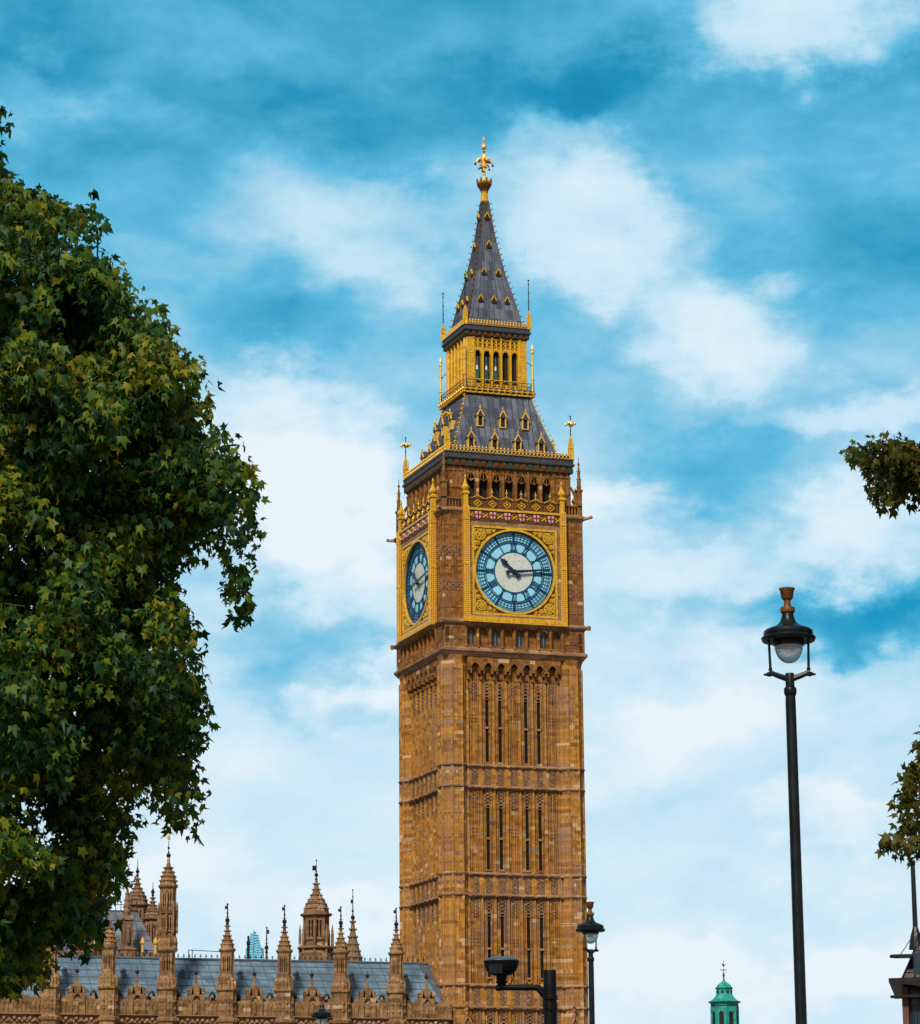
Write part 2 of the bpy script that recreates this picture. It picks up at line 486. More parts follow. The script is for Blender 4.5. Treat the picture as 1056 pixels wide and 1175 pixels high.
M['rear_stone'] = stone('rear_palace_stone', [(0, (0.18, 0.098, 0.052)), (0.5, (0.28, 0.165, 0.088)), (1, (0.37, 0.24, 0.14))], course=0.3, length=0.55, stain=(0.15, 0.10, 0.09))
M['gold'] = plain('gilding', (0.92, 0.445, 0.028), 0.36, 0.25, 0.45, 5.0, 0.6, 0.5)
M['gold_dark'] = plain('dark_gilding_ground', (0.115, 0.045, 0.010), 0.6, 0.1, 0.45, 4.0, 0.4, 0.4)  # dark brown ground colour, set against the gilding
M['gold_pale'] = plain('pale_gilding', (0.82, 0.50, 0.10), 0.45, 0.2, 0.25, 3.0)
M['gold_check'] = checker('chequered_gilding', (0.88, 0.47, 0.04), (0.30, 0.12, 0.015), 0.17)
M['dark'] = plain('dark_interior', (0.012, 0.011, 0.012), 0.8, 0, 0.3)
M['slit'] = plain('leaded_glass', (0.010, 0.009, 0.009), 0.7, 0, 0.5, 2.0, 0.15)
M['window'] = plain('blue_leaded_glass', (0.02, 0.05, 0.075), 0.2, 0, 0.4, 4.0)
M['lantern_glass'] = plain('lantern_lamp_glass', (0.03, 0.12, 0.14), 0.25, 0, 0.5, 2.0)
M['roof'] = tiles('cast_iron_roof_plates', [(0.15, (0.032, 0.043, 0.068)), (0.5, (0.080, 0.100, 0.145)), (0.9, (0.16, 0.185, 0.24))], 0.58, 0.95, 0.5)
M['roof_trim'] = plain('roof_ironwork', (0.045, 0.055, 0.075), 0.5, 0.0, 0.35, 3.0)
M['green_boss'] = plain('green_painted_bracket', (0.02, 0.055, 0.03), 0.5)
M['red_paint'] = plain('heraldic_red', (0.28, 0.010, 0.04), 0.5)
M['white_paint'] = plain('heraldic_white', (0.60, 0.44, 0.46), 0.5, 0, 0.1)
M['dial_iron'] = plain('dial_blue_iron', (0.000, 0.052, 0.140), 0.5, 0.0, 0.3, 2.0, 0.2)
M['dial_pane'] = plain('dial_opal_pane', (0.28, 0.69, 0.93), 0.35, 0, 0.10, 1.5)
M['hand'] = plain('hand_blue', (0.004, 0.022, 0.055), 0.4, 0, 0.3)
M['iron'] = plain('black_ironwork', (0.016, 0.017, 0.02), 0.45, 0.2, 0.4, 6.0)
M['palace_roof'] = tiles('palace_roof_plates', [(0.15, (0.075, 0.135, 0.20)), (0.5, (0.12, 0.20, 0.28)), (0.9, (0.19, 0.28, 0.37))], 0.93, 0.62, 0.42)
M['roof_seam'] = plain('roof_seams', (0.075, 0.105, 0.14), 0.5)
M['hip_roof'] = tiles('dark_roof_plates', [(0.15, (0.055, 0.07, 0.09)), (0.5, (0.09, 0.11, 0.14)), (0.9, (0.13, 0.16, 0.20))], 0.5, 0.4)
M['rear_roof'] = tiles('rear_slate', [(0.15, (0.09, 0.10, 0.13)), (0.5, (0.14, 0.16, 0.20)), (0.9, (0.20, 0.23, 0.28))], 0.6, 0.5, 0.5)
def dial_centre_mat():
    mt, t, b = new_mat('dial_centre_opal_mosaic')
    tc = N(t, 'ShaderNodeTexCoord'); v = N(t, 'ShaderNodeTexVoronoi', feature='DISTANCE_TO_EDGE'); v.inputs['Scale'].default_value = 4.2
    t.links.new(tc.outputs['Object'], v.inputs['Vector'])
    r = ramp(t, v.outputs['Distance'], [(0.02, (0.38, 0.47, 0.47)), (0.07, (0.64, 0.72, 0.69))])
    t.links.new(r.outputs[0], b.inputs['Base Color']); b.inputs['Roughness'].default_value = 0.4
    return mt
M['dial_centre'] = dial_centre_mat()
def leaf_mat(name, stops, trans=0.3):
    mt, t, b = new_mat(name)
    L = t.links
    ge = N(t, 'ShaderNodeNewGeometry')
    at_ = N(t, 'ShaderNodeAttribute'); at_.attribute_name = 'ripeness'
    tone = math_(t, 'MULTIPLY_ADD', ge.outputs['Random Per Island'], 0.57, math_(t, 'MULTIPLY', at_.outputs['Fac'], 0.36), clamp=True)
    r = ramp(t, tone, stops)
    L.new(r.outputs[0], b.inputs['Base Color'])
    b.inputs['Roughness'].default_value = 0.5
    b.inputs['Specular IOR Level'].default_value = 0.25
    tr = N(t, 'ShaderNodeBsdfTranslucent')
    hs = N(t, 'ShaderNodeHueSaturation'); hs.inputs['Value'].default_value = 1.5; hs.inputs['Hue'].default_value = 0.48
    L.new(r.outputs[0], hs.inputs['Color']); L.new(hs.outputs[0], tr.inputs['Color'])
    mx = N(t, 'ShaderNodeMixShader'); mx.inputs[0].default_value = trans
    L.new(b.outputs[0], mx.inputs[1]); L.new(tr.outputs[0], mx.inputs[2])
    L.new(mx.outputs[0], t.nodes['Material Output'].inputs['Surface'])
    return mt
M['leaf'] = leaf_mat('plane_tree_leaf', [(0.0, (0.005, 0.028, 0.012)), (0.25, (0.012, 0.064, 0.020)), (0.45, (0.042, 0.115, 0.014)), (0.64, (0.13, 0.18, 0.008)), (0.86, (0.26, 0.23, 0.010)), (0.955, (0.26, 0.11, 0.010)), (1.0, (0.30, 0.055, 0.010))])
M['leaf_autumn'] = leaf_mat('turning_plane_leaf', [(0.0, (0.018, 0.040, 0.008)), (0.35, (0.050, 0.072, 0.010)), (0.65, (0.11, 0.105, 0.010)), (0.88, (0.15, 0.085, 0.012)), (1.0, (0.18, 0.04, 0.012))], 0.4)
M['bark'] = plain('plane_bark', (0.10, 0.075, 0.05), 0.85, 0, 0.5, 4.0, 0.2, 0.5)
M['twig'] = plain('twig_bark', (0.045, 0.032, 0.022), 0.85, 0, 0.4, 6.0)
M['lamp_paint'] = plain('black_green_lamp_paint', (0.005, 0.009, 0.012), 0.38, 0.0, 0.4, 5.0, 0.3, 0.15)
M['lamp_gold'] = plain('worn_gilt_lamp_finial', (0.20, 0.078, 0.020), 0.45, 0.35, 0.45, 12.0)
M['camera_lid'] = plain('weathered_camera_lid', (0.05, 0.10, 0.13), 0.35, 0, 0.3, 8.0)
M['camera_black'] = plain('camera_black_paint', (0.004, 0.0045, 0.006), 0.5, 0, 0.4, 9.0, 0.15)
M['camera_window'] = plain('camera_window_glass', (0.006, 0.012, 0.018), 0.3, 0, 0.3, 3, 0.2)
M['copper'] = plain('green_copper', (0.018, 0.31, 0.275), 0.6, 0, 0.55, 2.2)
M['copper_dark'] = plain('dark_copper_trim', (0.010, 0.10, 0.085), 0.6, 0, 0.4, 1.2)
M['bronze'] = plain('dark_bronze_cladding', (0.016, 0.011, 0.010), 0.45, 0.3, 0.5, 1.5)
M['bronze_black'] = plain('black_bronze_edge', (0.012, 0.013, 0.016), 0.4, 0.2, 0.4, 2.0)
M['sandstone_pier'] = plain('pink_sandstone_pier', (0.14, 0.065, 0.045), 0.8, 0, 0.3, 3.0)
M['brick'] = plain('london_brick', (0.26, 0.16, 0.11), 0.85, 0, 0.35, 3.0)
M['far_glass'] = tiles('haze_tinted_glazing', [(0.15, (0.06, 0.38, 0.62)), (0.5, (0.11, 0.47, 0.70)), (0.9, (0.20, 0.58, 0.78))], 3.0, 4.0, 0.3)  # distance haze put into the glass colour as pale blue
M['far_frame'] = plain('haze_tinted_floor_edges', (0.30, 0.64, 0.82), 0.5, 0, 0.1, 0.1)  # floor edges paled too, haze mixed into their colour
def glass_mat():
    mt, t, b = new_mat('ribbed_lamp_glass')
    b.inputs['Base Color'].default_value = (0.80, 0.86, 0.90, 1); b.inputs['Roughness'].default_value = 0.18
    b.inputs['Transmission Weight'].default_value = 0.45; b.inputs['IOR'].default_value = 1.2
    tc = N(t, 'ShaderNodeTexCoord'); n = N(t, 'ShaderNodeTexNoise'); n.inputs['Scale'].default_value = 30
    t.links.new(tc.outputs['Object'], n.inputs['Vector'])
    bp = N(t, 'ShaderNodeBump'); bp.inputs['Strength'].default_value = 0.4; bp.inputs['Distance'].default_value = 0.01
    t.links.new(n.outputs['Fac'], bp.inputs['Height']); t.links.new(bp.outputs[0], b.inputs['Normal'])
    return mt
M['lamp_glass'] = glass_mat()

# ------------------------------------------------------------------ ground
def ground():
    mb = MB()
    mb.loft([(9000, 0.0), (9000, 0.001)], 64, caps=False)
    mb2 = MB()
    n = 64
    mb2.add([(9000 * cos(2 * pi * i / n), 9000 * sin(2 * pi * i / n), 0) for i in range(n)], [tuple(range(n))])
    o = mb2.build('ground', plain('paving_and_turf', (0.11, 0.105, 0.085), 0.9, 0, 0.35, 0.05))
    o['kind'] = 'structure'
    mb3 = MB()
    mb3.box(-140, 60, -60, -30, 0.004, 0.008)
    mb3.turn(0)
    r = mb3.build('road', plain('asphalt', (0.05, 0.05, 0.052), 0.85, 0, 0.3, 0.8)); r['kind'] = 'structure'
    k = MB(); k.box(-140, 60, -64, -60.02, 0.0, 0.13); k.box(-140, 60, -29.98, -26, 0.0, 0.13)
    p = k.build('pavement', plain('paving_slabs', (0.22, 0.21, 0.19), 0.85, 0, 0.2, 1.5)); p['kind'] = 'structure'
ground()
# ------------------------------------------------------------------ clock tower
def clock_tower():
    T = thing('clock_tower', 'tall golden stone clock tower with blue dials, gilded lantern and dark spire', 'tower', (0, 0, 0))
    # ---- shaft walls: four recessed faces between octagonal corner turrets
    W, RY, TC, TR = 4.1, -5.62, 5.24, 1.10
    bays = [(-3.51 + 1.17 * i) for i in range(7)]
    SLIT = (1, 2, 4, 5)
    storeys = [(2.0, 8.6), (10.6, 17.9), (19.9, 27.2), (29.2, 36.3), (38.3, 46.5)]
    belts = [(8.75, 10.45), (18.05, 19.85), (27.34, 29.09), (36.44, 38.22)]
    core = MB(); core.box(-5.3, 5.3, -5.3, 5.3, 0, 60.2)
    core.build('shaft_core', M['stone'], T)
    w = MB()
    w.box(-4.3, 4.3, RY, -5.25, 0, 46.9)
    for z0, z1 in storeys:
        for i in range(8):                                   # main mullions between the bays
            x = -4.095 + 1.17 * i
            w.box(x - .075, x + .075, RY - .22, RY + .02, z0, z1)
            w.box(x - .14, x + .14, RY - .12, RY + .02, z0, z1 - .02)
        for i, x in enumerate(bays):
            if i in SLIT:                                    # jambs of the lancets
                for s in (-1, 1):
                    w.box(x + s * .17, x + s * .23, RY - .15, RY + .02, z0 + .3, z1 - 1.0)
                    w.box(x + s * .30, x + s * .35, RY - .16, RY + .02, z0, z1)
            else:                                            # blind bay: thin central mullion and two small panels of tracery
                w.box(x - .05, x + .05, RY - .13, RY + .02, z0, z1)
                for s in (-1, 1):
                    w.box(x + s * .17, x + s * .22, RY - .12, RY + .02, z0, z1)
                    w.box(x + s * .31, x + s * .37, RY - .17, RY + .02, z0, z1)
                zm = (z0 + z1) / 2
                for dz in (-.28, 0, .28):
                    w.box(x - .42, x + .42, RY - .12, RY + .02, zm + dz - .04, zm + dz + .04)
        # dark foliage tracery at the head of every bay
    tr = w; w.mi = 1
    for z0, z1 in storeys[:-1] + [(38.3, 45.6)]:
        for x in bays:
            zt = z1 if z1 < 45 else 45.5
            for k in range(5):
                z = zt - .10 - k * .30
                for s in (-1, 1):
                    tr.bar((x + s * .30, z - .12), (x + s * .02, z), .05, RY - .16, RY + .01)
                    tr.bar((x + s * .30, z - .14), (x + s * .02, z - .26), .05, RY - .155, RY + .01)
            tr.box(x - .36, x + .36, RY - .012, RY + .01, zt - 1.55, zt - .05)
    w.mi = 0
    wall = w.build('shaft_wall', [M['stone'], M['carved']], T)
    four(wall)
    # ---- carved belts between moulded strings
    for z0, z1 in belts:
        b = MB()
        b.box(-4.3, 4.3, RY - .10, -5.2, z0, z1)
        for x in [-4.095 + 1.17 * i for i in range(8)]:
            b.box(x - .12, x + .12, RY - .30, RY, z0, z1)
        for x in bays:
            b.box(x - .18 - .33, x - .33 + .03, RY - .24, RY, z0 + .1, z1 - .1)
            b.box(x + .30, x + .48, RY - .24, RY, z0 + .1, z1 - .1)
        c = b; b.mi = 1
        for x in bays:
            c.box(x - .34, x + .30, RY - .115, RY - .09, z0 + .12, z1 - .12)
            hgt = (z1 - z0 - .35) / 4
            for k in range(4):
                za = z0 + .2 + k * hgt
                c.bar((x - .27, za), (x + .27, za + hgt), .07, RY - .235, RY - .05)
                c.bar((x + .27, za), (x - .27, za + hgt), .07, RY - .23, RY - .05)
                c.bar((x - .27, za + hgt / 2), (x, za + hgt), .06, RY - .225, RY - .05)
                c.bar((x + .27, za + hgt / 2), (x, za), .06, RY - .22, RY - .05)
        b.mi = 0
        four(b.build('belt_wall', [M['stone'], M['carved']], T))
        for zc in (z0 - .02, z1):
            s = MB()
            prof = [(.0, zc - .16), (.16, zc - .06), (.22, zc), (.22, zc + .09), (.04, zc + .20)]
            vs = [(-4.25, RY - .22 - d, z) for d, z in prof] + [(4.25, RY - .22 - d, z) for d, z in prof]
            n = len(prof)
            vs += [(-4.25, RY + .1, prof[0][1]), (-4.25, RY + .1, prof[-1][1]), (4.25, RY + .1, prof[0][1]), (4.25, RY + .1, prof[-1][1])]
            s.add(vs, [(i, n + i, n + i + 1, i + 1) for i in range(n - 1)] + [(2 * n, 2 * n + 2, n, 0), (n - 1, 2 * n - 1, 2 * n + 3, 2 * n + 1)])
            for x in [-4.095 + 1.17 * i for i in range(8)]:
                s.box(x - .13, x + .13, RY - .50, RY - .2, zc - .07, zc + .10)
            four(s.build('string_course', M['moulding'], T))
    # ---- lancet slits
    for z0, z1, zm in ((20.6, 26.1, 22.95), (29.55, 35.25, 32.15), (38.62, 44.8, 41.55), (12.0, 17.0, 14.0)):
        for i in SLIT:
            g = MB()
            x = bays[i]
            g.prism([(x - .165, z0), (x + .165, z0), (x + .165, z1 - .25), (x, z1), (x - .165, z1 - .25)], RY - .012, RY + .1)
            win = g.build('lancet_window', M['slit'], T)
            t = MB()
            t.box(x - .22, x + .22, RY - .18, RY - .013, zm - .09, zm + .09)
            t.build('transom', M['moulding'], win)
            t = MB(); t.box(x - .25, x + .25, RY - .17, RY - .002, z0 - .16, z0); t.build('sill', M['moulding'], win)
    # ---- corner turrets
    for cx, cy in ((-1, -1), (1, -1), (-1, 1), (1, 1)):
        b = MB(); c = (cx * TC, cy * TC)
        b.octa([(TR + .15, 0), (TR + .15, 2.5), (TR, 2.8), (TR, 47.2), (TR + .12, 47.6)], c)
        for k in range(8):                                    # ribs on the arrises and mid facets
            for a, rr, wd in ((pi / 8 + k * pi / 4, TR / cos(pi / 8), .11), (k * pi / 4, TR, .06), (k * pi / 4 + .21, TR * 1.025, .035), (k * pi / 4 - .21, TR * 1.025, .035)):
                p = (c[0] + (rr - .02) * cos(a), c[1] + (rr - .02) * sin(a))
                b.loft([(wd * 1.25, 2.8), (wd * 1.25, 46.9)], 6, p, a)
        for z0, z1 in storeys:                                # little cusped panel heads in rows
            for z in [z1 - .05 - 2.05 * k for k in range(4) if z1 - 2.05 * k > z0 + .5]:
                b.octa([(TR, z - .05), (TR + .045, z - .03), (TR + .045, z + .02), (TR, z + .04)], c); b.mi = 1
                for k in range(8):
                    a = k * pi / 4
                    for off in (-.27, .27):
                        p = (c[0] + (TR - .03) * cos(a) - off * sin(a), c[1] + (TR - .03) * sin(a) + off * cos(a))
                        for s in (-.11, .11):
                            q = (p[0] - s * sin(a), p[1] + s * cos(a))
                            b.loft([(.02, z - .30), (.075, z - .06)], 4, q, a)
                b.mi = 0
        s = b; b.mi = 2
        for z0, z1 in belts:
            for zc in (z0 - .02, z1):
                s.octa([(TR, zc - .18), (TR + .13, zc - .06), (TR + .17, zc), (TR + .17, zc + .09), (TR + .03, zc + .2)], c)
        g = b; b.mi = 1
        for z0, z1 in belts:                                  # trefoil heads in the turret belts
            for k in range(8):
                a = k * pi / 4
                for off in (-.26, .26):
                    p = (c[0] + (TR - .04) * cos(a) - off * sin(a), c[1] + (TR - .04) * sin(a) + off * cos(a))
                    g.loft([(.11, z1 - 1.0), (.13, z1 - .35), (.03, z1 - .2)], 4, p, a + pi / 4)
        b.mi = 0
        b.build('corner_turret', [M['stone'], M['carved'], M['moulding']], T)
    # ---- corbel table under the clock stage
    cb = MB()
    for i in range(8):
        x = -4.095 + 1.17 * i
        cb.box(x - .12, x + .12, -6.28, RY + .1, 46.35, 47.45)
        cb.prism([(x - .10, 45.6), (x + .10, 45.6), (x + .12, 46.36), (x - .12, 46.36)], -5.98, RY + .05)
    for i, x in enumerate(bays):
        cb.arch(x - .465, x + .465, 46.62, 47.45, -6.26, -6.0, 0.10, .42)
        cb.prism([(x - .465, 45.7), (x + .465, 45.7), (x + .30, 46.15), (x, 46.25), (x - .30, 46.15)], RY - .14, RY + .02)
        for s in (-1, 1): cb.box(x + s * .30, x + s * .465, -6.2, RY, 46.1, 46.65)
    cb.box(-4.25, 4.25, -6.24, -5.2, 47.3, 47.75)
    four(cb.build('corbel_table', M['stone_upper'], T))
    # ---- arcade stage, z 47.7 .. 50.3
    cor = MB()
    cor.square([(6.30, 47.55), (6.52, 47.85), (6.62, 47.95), (6.62, 48.15), (6.40, 48.3)])
    cor.square([(6.36, 50.12), (6.60, 50.3), (6.68, 50.42), (6.68, 50.55), (6.44, 50.7)])
    for s1 in (-1, 1):
        for s2 in (-1, 1):                                   # corner gargoyles
            cor.loft([(.18, 50.25), (.20, 50.55), (.1, 50.65)], 6, (s1 * 6.72, s2 * 6.72))
    cor.build('cornice', M['moulding'], T)
    ar = MB(); ar.square([(6.05, 47.6), (6.05, 50.3)])
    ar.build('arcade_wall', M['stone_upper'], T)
    a = MB()
    cols = [-4.4 + i * 1.1 for i in range(9)]
    for x in cols:
        a.box(x - .13, x + .13, -6.40, -6.02, 48.25, 50.2)
        a.loft([(.16, 48.3), (.10, 48.55), (.10, 49.9), (.17, 50.15)], 6, (x, -6.42))
    for i in range(8):
        a.arch(cols[i] + .13, cols[i + 1] - .13, 49.55, 50.2, -6.30, -6.04, .02, .45)
        a.box(cols[i] + .13, cols[i + 1] - .13, -6.28, -6.03, 48.25, 48.55)
    for sx in (-1, 1):                                        # corner piers with blind panels
        a.box(sx * 4.55, sx * 6.36, -6.36, -5.9, 48.25, 50.2)
        for k in range(4):
            x = sx * (4.62 + k * .56)
            a.box(x - .06, x + .06, -6.44, -6.3, 48.3, 50.2)
        for k in range(3):
            x = sx * (4.90 + k * .56)
            a.arch(x - .22, x + .22, 49.6, 50.2, -6.42, -6.33, .01, .4)
            a.box(x - .22, x + .22, -6.41, -6.33, 48.95, 49.05)
    four(a.build('blind_arcade', M['stone_upper'], T))
    for i in (0, 2, 4, 6):
        g = MB()
        x = (cols[i] + cols[i + 1]) / 2
        g.prism([(x - .27, 48.6), (x + .27, 48.6), (x + .27, 49.55), (x, 50.0), (x - .27, 49.55)], -6.07, -6.0)
        wn = g.build('arcade_window', M['window'], T)
        b = MB(); b.box(x - .03, x + .03, -6.13, -6.06, 48.6, 49.9); b.build('mullion', M['carved'], wn)
    # ---- clock stage, z 50.6 .. 60.2
    cs = MB()
    cs.box(-5.5, 5.5, -5.5, 5.5, 50.4, 60.3)
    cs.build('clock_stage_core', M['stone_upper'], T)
    for sx in (-1, 1):
        for sy in (-1, 1):
            b = MB()
            x0, x1 = 4.62, 6.36
            cx = sx * (x0 + x1) / 2; cy = sy * (x0 + x1) / 2; hw = (x1 - x0) / 2
            b.square([(hw, 50.4), (hw, 60.3)], (cx, cy))
            for k in range(4):                                # vertical shafts on both outer faces
                d = x0 + .05 + k * .55
                for (px, py) in ((sx * d, sy * x1), (sx * x1, sy * d)):
                    b.loft([(.10, 50.6), (.085, 50.9), (.085, 59.6), (.12, 59.9)], 6, (px, py))
            for z in (51.7, 55.3, 58.9):
                b.square([(hw, z - .06), (hw + .05, z - .03), (hw + .05, z + .03), (hw, z + .06)], (cx, cy))
            q = b; b.mi = 1
            for z in (53.6, 56.6):                            # quatrefoil lattice panels
                for k in range(3):
                    d0 = x0 + .12 + k * .55; d1 = d0 + .42
                    for t_ in range(2):
                        za = z - .42 + t_ * .42
                        for (u0, u1) in ((d0, d1), (d1, d0)):
                            e = MB(); e.bar((u0, za), (u1, za + .42), .085, -x1 - .05, -x1 + .02)
                            if sx < 0: e.v = [(-vx, vy, vz) for vx, vy, vz in e.v]
                            if sy > 0: e.v = [(vx, -vy, vz) for vx, vy, vz in e.v]
                            q.merge(e)
                            e = MB(); e.bar((u0, za), (u1, za + .42), .085, -x1 - .05, -x1 + .02)
                            e.v = [(vy, vx, vz) for vx, vy, vz in e.v]
                            if sx > 0: e.v = [(-vx, vy, vz) for vx, vy, vz in e.v]
                            if sy < 0: e.v = [(vx, -vy, vz) for vx, vy, vz in e.v]
                            q.merge(e)
                    for (bx0, bx1, by0, by1) in ((sx * d0, sx * d1, sy * (x1 - .005), sy * (x1 + .006)), (sx * (x1 - .005), sx * (x1 + .006), sy * d0, sy * d1)):
                        q.mi = 2; q.box(bx0, bx1, by0, by1, z - .42, z + .42); q.mi = 1
            b.mi = 0
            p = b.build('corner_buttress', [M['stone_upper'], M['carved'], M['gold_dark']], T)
            # cornice and balustrade over the buttress, with its pinnacle
            c = MB()
            c.square([(hw, 59.75), (hw + .22, 60.0), (hw + .30, 60.1), (hw + .30, 60.25), (hw + .05, 60.4)], (cx, cy))
            c.build('buttress_cornice', M['moulding'], p)
            ba = MB()
            ba.square([(hw + .02, 60.38), (hw + .02, 60.5)], (cx, cy))
            ba.square([(hw + .06, 61.15), (hw + .06, 61.3)], (cx, cy))
            for k in range(7):
                d = -hw + .05 + k * (2 * hw - .1) / 6
                for (px, py) in ((cx + d, cy + sy * (hw - .05)), (cx + sx * (hw - .05), cy + d)):
                    ba.box(px - .06, px + .06, py - .06, py + .06, 60.45, 61.2)
            ba.build('corner_balustrade', M['stone_upper'], p)
            pn = MB()
            px, py = sx * 6.22, sy * 6.22
            pn.square([(.20, 60.4), (.20, 62.5), (.27, 62.6), (.27, 62.75)], (px, py))
            pn.octa([(.19, 62.7), (.15, 63.4), (.17, 63.45), (.10, 64.1), (.13, 64.15), (.05, 64.9), (.10, 65.0), (.10, 65.12), (.03, 65.2), (.015, 65.7)], (px, py))
            for z in (63.0, 63.7, 64.4):
                for k in range(4):
                    an = k * pi / 2
                    pn.ball((px + .19 * cos(an), py + .19 * sin(an), z), .055, 5, 3)
            pn.build('stone_pinnacle', M['stone_upper'], p)
            fb = MB()                                         # small flying buttress back to the belfry wall
            pts = [Vector((sx * (6.1 - .55 * t), sy * (6.1 - .55 * t), 61.6 + 1.5 * sin(t * pi / 2))) for t in (0, .25, .5, .75, 1)]
            fb.path(pts, [.13] * 5, 6)
            fb.build('flying_buttress', M['stone_upper'], p)
            gg = MB()                                         # gargoyle jutting from the cornice
            g0 = Vector((sx * 6.5, sy * 6.5, 60.1)); dv = Vector((sx, sy, .12)).normalized()
            gg.path([g0, g0 + dv * .45, g0 + dv * .8 + Vector((0, 0, .05))], [.17, .13, .15], 6)
            gg.build('gargoyle', M['carved'], p)
    # ---- dial on each face
    FY = -6.62
    fr = MB()
    # recess wall behind
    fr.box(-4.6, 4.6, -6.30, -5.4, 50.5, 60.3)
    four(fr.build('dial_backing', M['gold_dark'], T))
    g = MB()                                                   # square gilded frame with round opening
    n = 64; half = 3.86
    vs, fs = [], []
    for i in range(n):
        a = 2 * pi * i / n
        s, c = sin(a), cos(a)
        k = half / max(abs(s), abs(c))
        vs += [(3.58 * s, FY, 55 + 3.58 * c), (k * s, FY, 55 + k * c), (3.58 * s, -6.32, 55 + 3.58 * c), (k * s, -6.32, 55 + k * c)]
    # make sure the corners exist
    for i in range(n):
        j = (i + 1) % n
        fs += [(4 * i, 4 * j, 4 * j + 1, 4 * i + 1), (4 * i, 4 * i + 2, 4 * j + 2, 4 * j), (4 * i + 1, 4 * j + 1, 4 * j + 3, 4 * i + 3)]
    g.add(vs, fs)
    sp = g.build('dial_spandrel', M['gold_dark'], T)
    o = MB()
    for s in (-1, 1):                                          # plain gilt borders
        o.box(s * 3.70, s * 3.88, FY - .12, FY + .05, 51.12, 58.88)
        o.box(-3.88, 3.88, FY - .115, FY + .05, 55 + s * 3.70, 55 + s * 3.88)
    o.ring(0, 55, 3.56, 3.74, FY - .14, FY + .1, 64)
    o.build('gilt_border', M['gold'], sp)
    for sx in (-1, 1):
        for sz in (-1, 1):
            o = MB()
            def rosette(dx, dz, r):
                X, Z = sx * dx, 55 + sz * dz
                o.ring(X, Z, r * .78, r, FY - .10, FY + .02, 14)
                for k in range(6):
                    an = k * pi / 3
                    o.ring(X + r * .48 * sin(an), Z + r * .48 * cos(an), r * .06, r * .24, FY - .13, FY + .02, 7)
                o.ring(X, Z, .001, r * .25, FY - .16, FY + .02, 8)
            rosette(3.08, 3.08, .46)
            rosette(2.36, 3.36, .22); rosette(3.36, 2.36, .22)
            rosette(1.90, 3.44, .13); rosette(3.44, 1.90, .13)
            o.bar((sx * 2.62, 55 + sz * 2.70), (sx * 2.2, 55 + sz * 3.05), .08, FY - .08, FY + .02)
            o.bar((sx * 2.70, 55 + sz * 2.62), (sx * 3.05, 55 + sz * 2.2), .08, FY - .081, FY + .02)
            o.bar((sx * 3.5, 55 + sz * 2.75), (sx * 3.1, 55 + sz * 2.6), .07, FY - .079, FY + .02)
            o.bar((sx * 2.75, 55 + sz * 3.5), (sx * 2.6, 55 + sz * 3.1), .07, FY - .078, FY + .02)
            o.box(min(sx * 1.7, sx * 3.62), max(sx * 1.7, sx * 3.62), FY - .03, FY + .04, 55 + sz * 3.55, 55 + sz * 3.64); o.box(sx * 3.55, sx * 3.64, FY - .031, FY + .04, 55 + sz * 1.7, 55 + sz * 3.62)
            o.build('gilt_rosette', M['gold'], sp)
    four(sp)
    # dial face
    d = MB(); d.disc(0, 55, 3.57, -6.42, -6.31, 64)
    dial = d.build('clock_dial', M['dial_pane'], T)
    d = MB(); d.disc(0, 55, 1.74, -6.436, -6.415, 48); d.build('dial_centre', M['dial_centre'], dial)
    d = MB()
    for r0, r1 in ((1.74, 1.84), (2.56, 2.62), (2.69, 2.78), (3.16, 3.20), (3.30, 3.34), (3.45, 3.57)):
        d.ring(0, 55, r0, r1, -6.47, -6.40, 64)
    def radial(an, r0, r1, wd, t0=0.0, t1=0.0, y=-6.466):
        s, c = sin(an), cos(an)
        p0 = (r0 * s + t0 * c, 55 + r0 * c - t0 * s); p1 = (r1 * s + t1 * c, 55 + r1 * c - t1 * s)
        d.bar(p0, p1, wd, y, -6.40)
    for k in range(60):
        an = k * pi / 30
        radial(an, 2.78, 3.17, .055, y=-6.464)
        if k % 5 == 0:
            radial(an, 2.62, 3.45, .10, y=-6.468)
            radial(an + .030, 2.75, 3.40, .035, y=-6.4655); radial(an - .030, 2.75, 3.40, .035, y=-6.4655)
        else:
            radial(an, 3.22, 3.31, .03, y=-6.463)
    d.ring(0, 55, 2.97, 2.995, -6.462, -6.40, 64)
    d.build('minute_ring', M['dial_iron'], dial)
    # Roman numerals; the photograph shows the dial reversed left to right
    ROM = ['XII', 'I', 'II', 'III', 'IIII', 'V', 'VI', 'VII', 'VIII', 'IX', 'X', 'XI']
    for h, txt in enumerate(ROM):
        d = MB()
        an = -h * pi / 6
        wid = {'I': .15, 'V': .30, 'X': .30}
        tot = sum(wid[ch] for ch in txt)
        t = tot / 2
        r0, r1 = 1.90, 2.52
        for ch in txt:
            w_ = wid[ch]; c_ = t - w_ / 2
            if ch == 'I': radial(an, r0, r1, .085, c_, c_)
            if ch == 'V':
                radial(an, r1, r0, .10, c_ + .10, c_); radial(an, r1, r0, .055, c_ - .10, c_, y=-6.465)
            if ch == 'X':
                radial(an, r0, r1, .10, c_ + .11, c_ - .11); radial(an, r0, r1, .055, c_ - .11, c_ + .11, y=-6.465)
            t -= w_
        if txt in ('I', 'V', 'X'): radial(an, r0, r1, .05, .0, .0)
        if txt not in ('I',):
            radial(an, r1 - .05, r1 - .05 + .06, tot + .08); radial(an, r0 - .02, r0 + .04, tot + .08)
        d.build('roman_numeral', M['dial_iron'], dial)
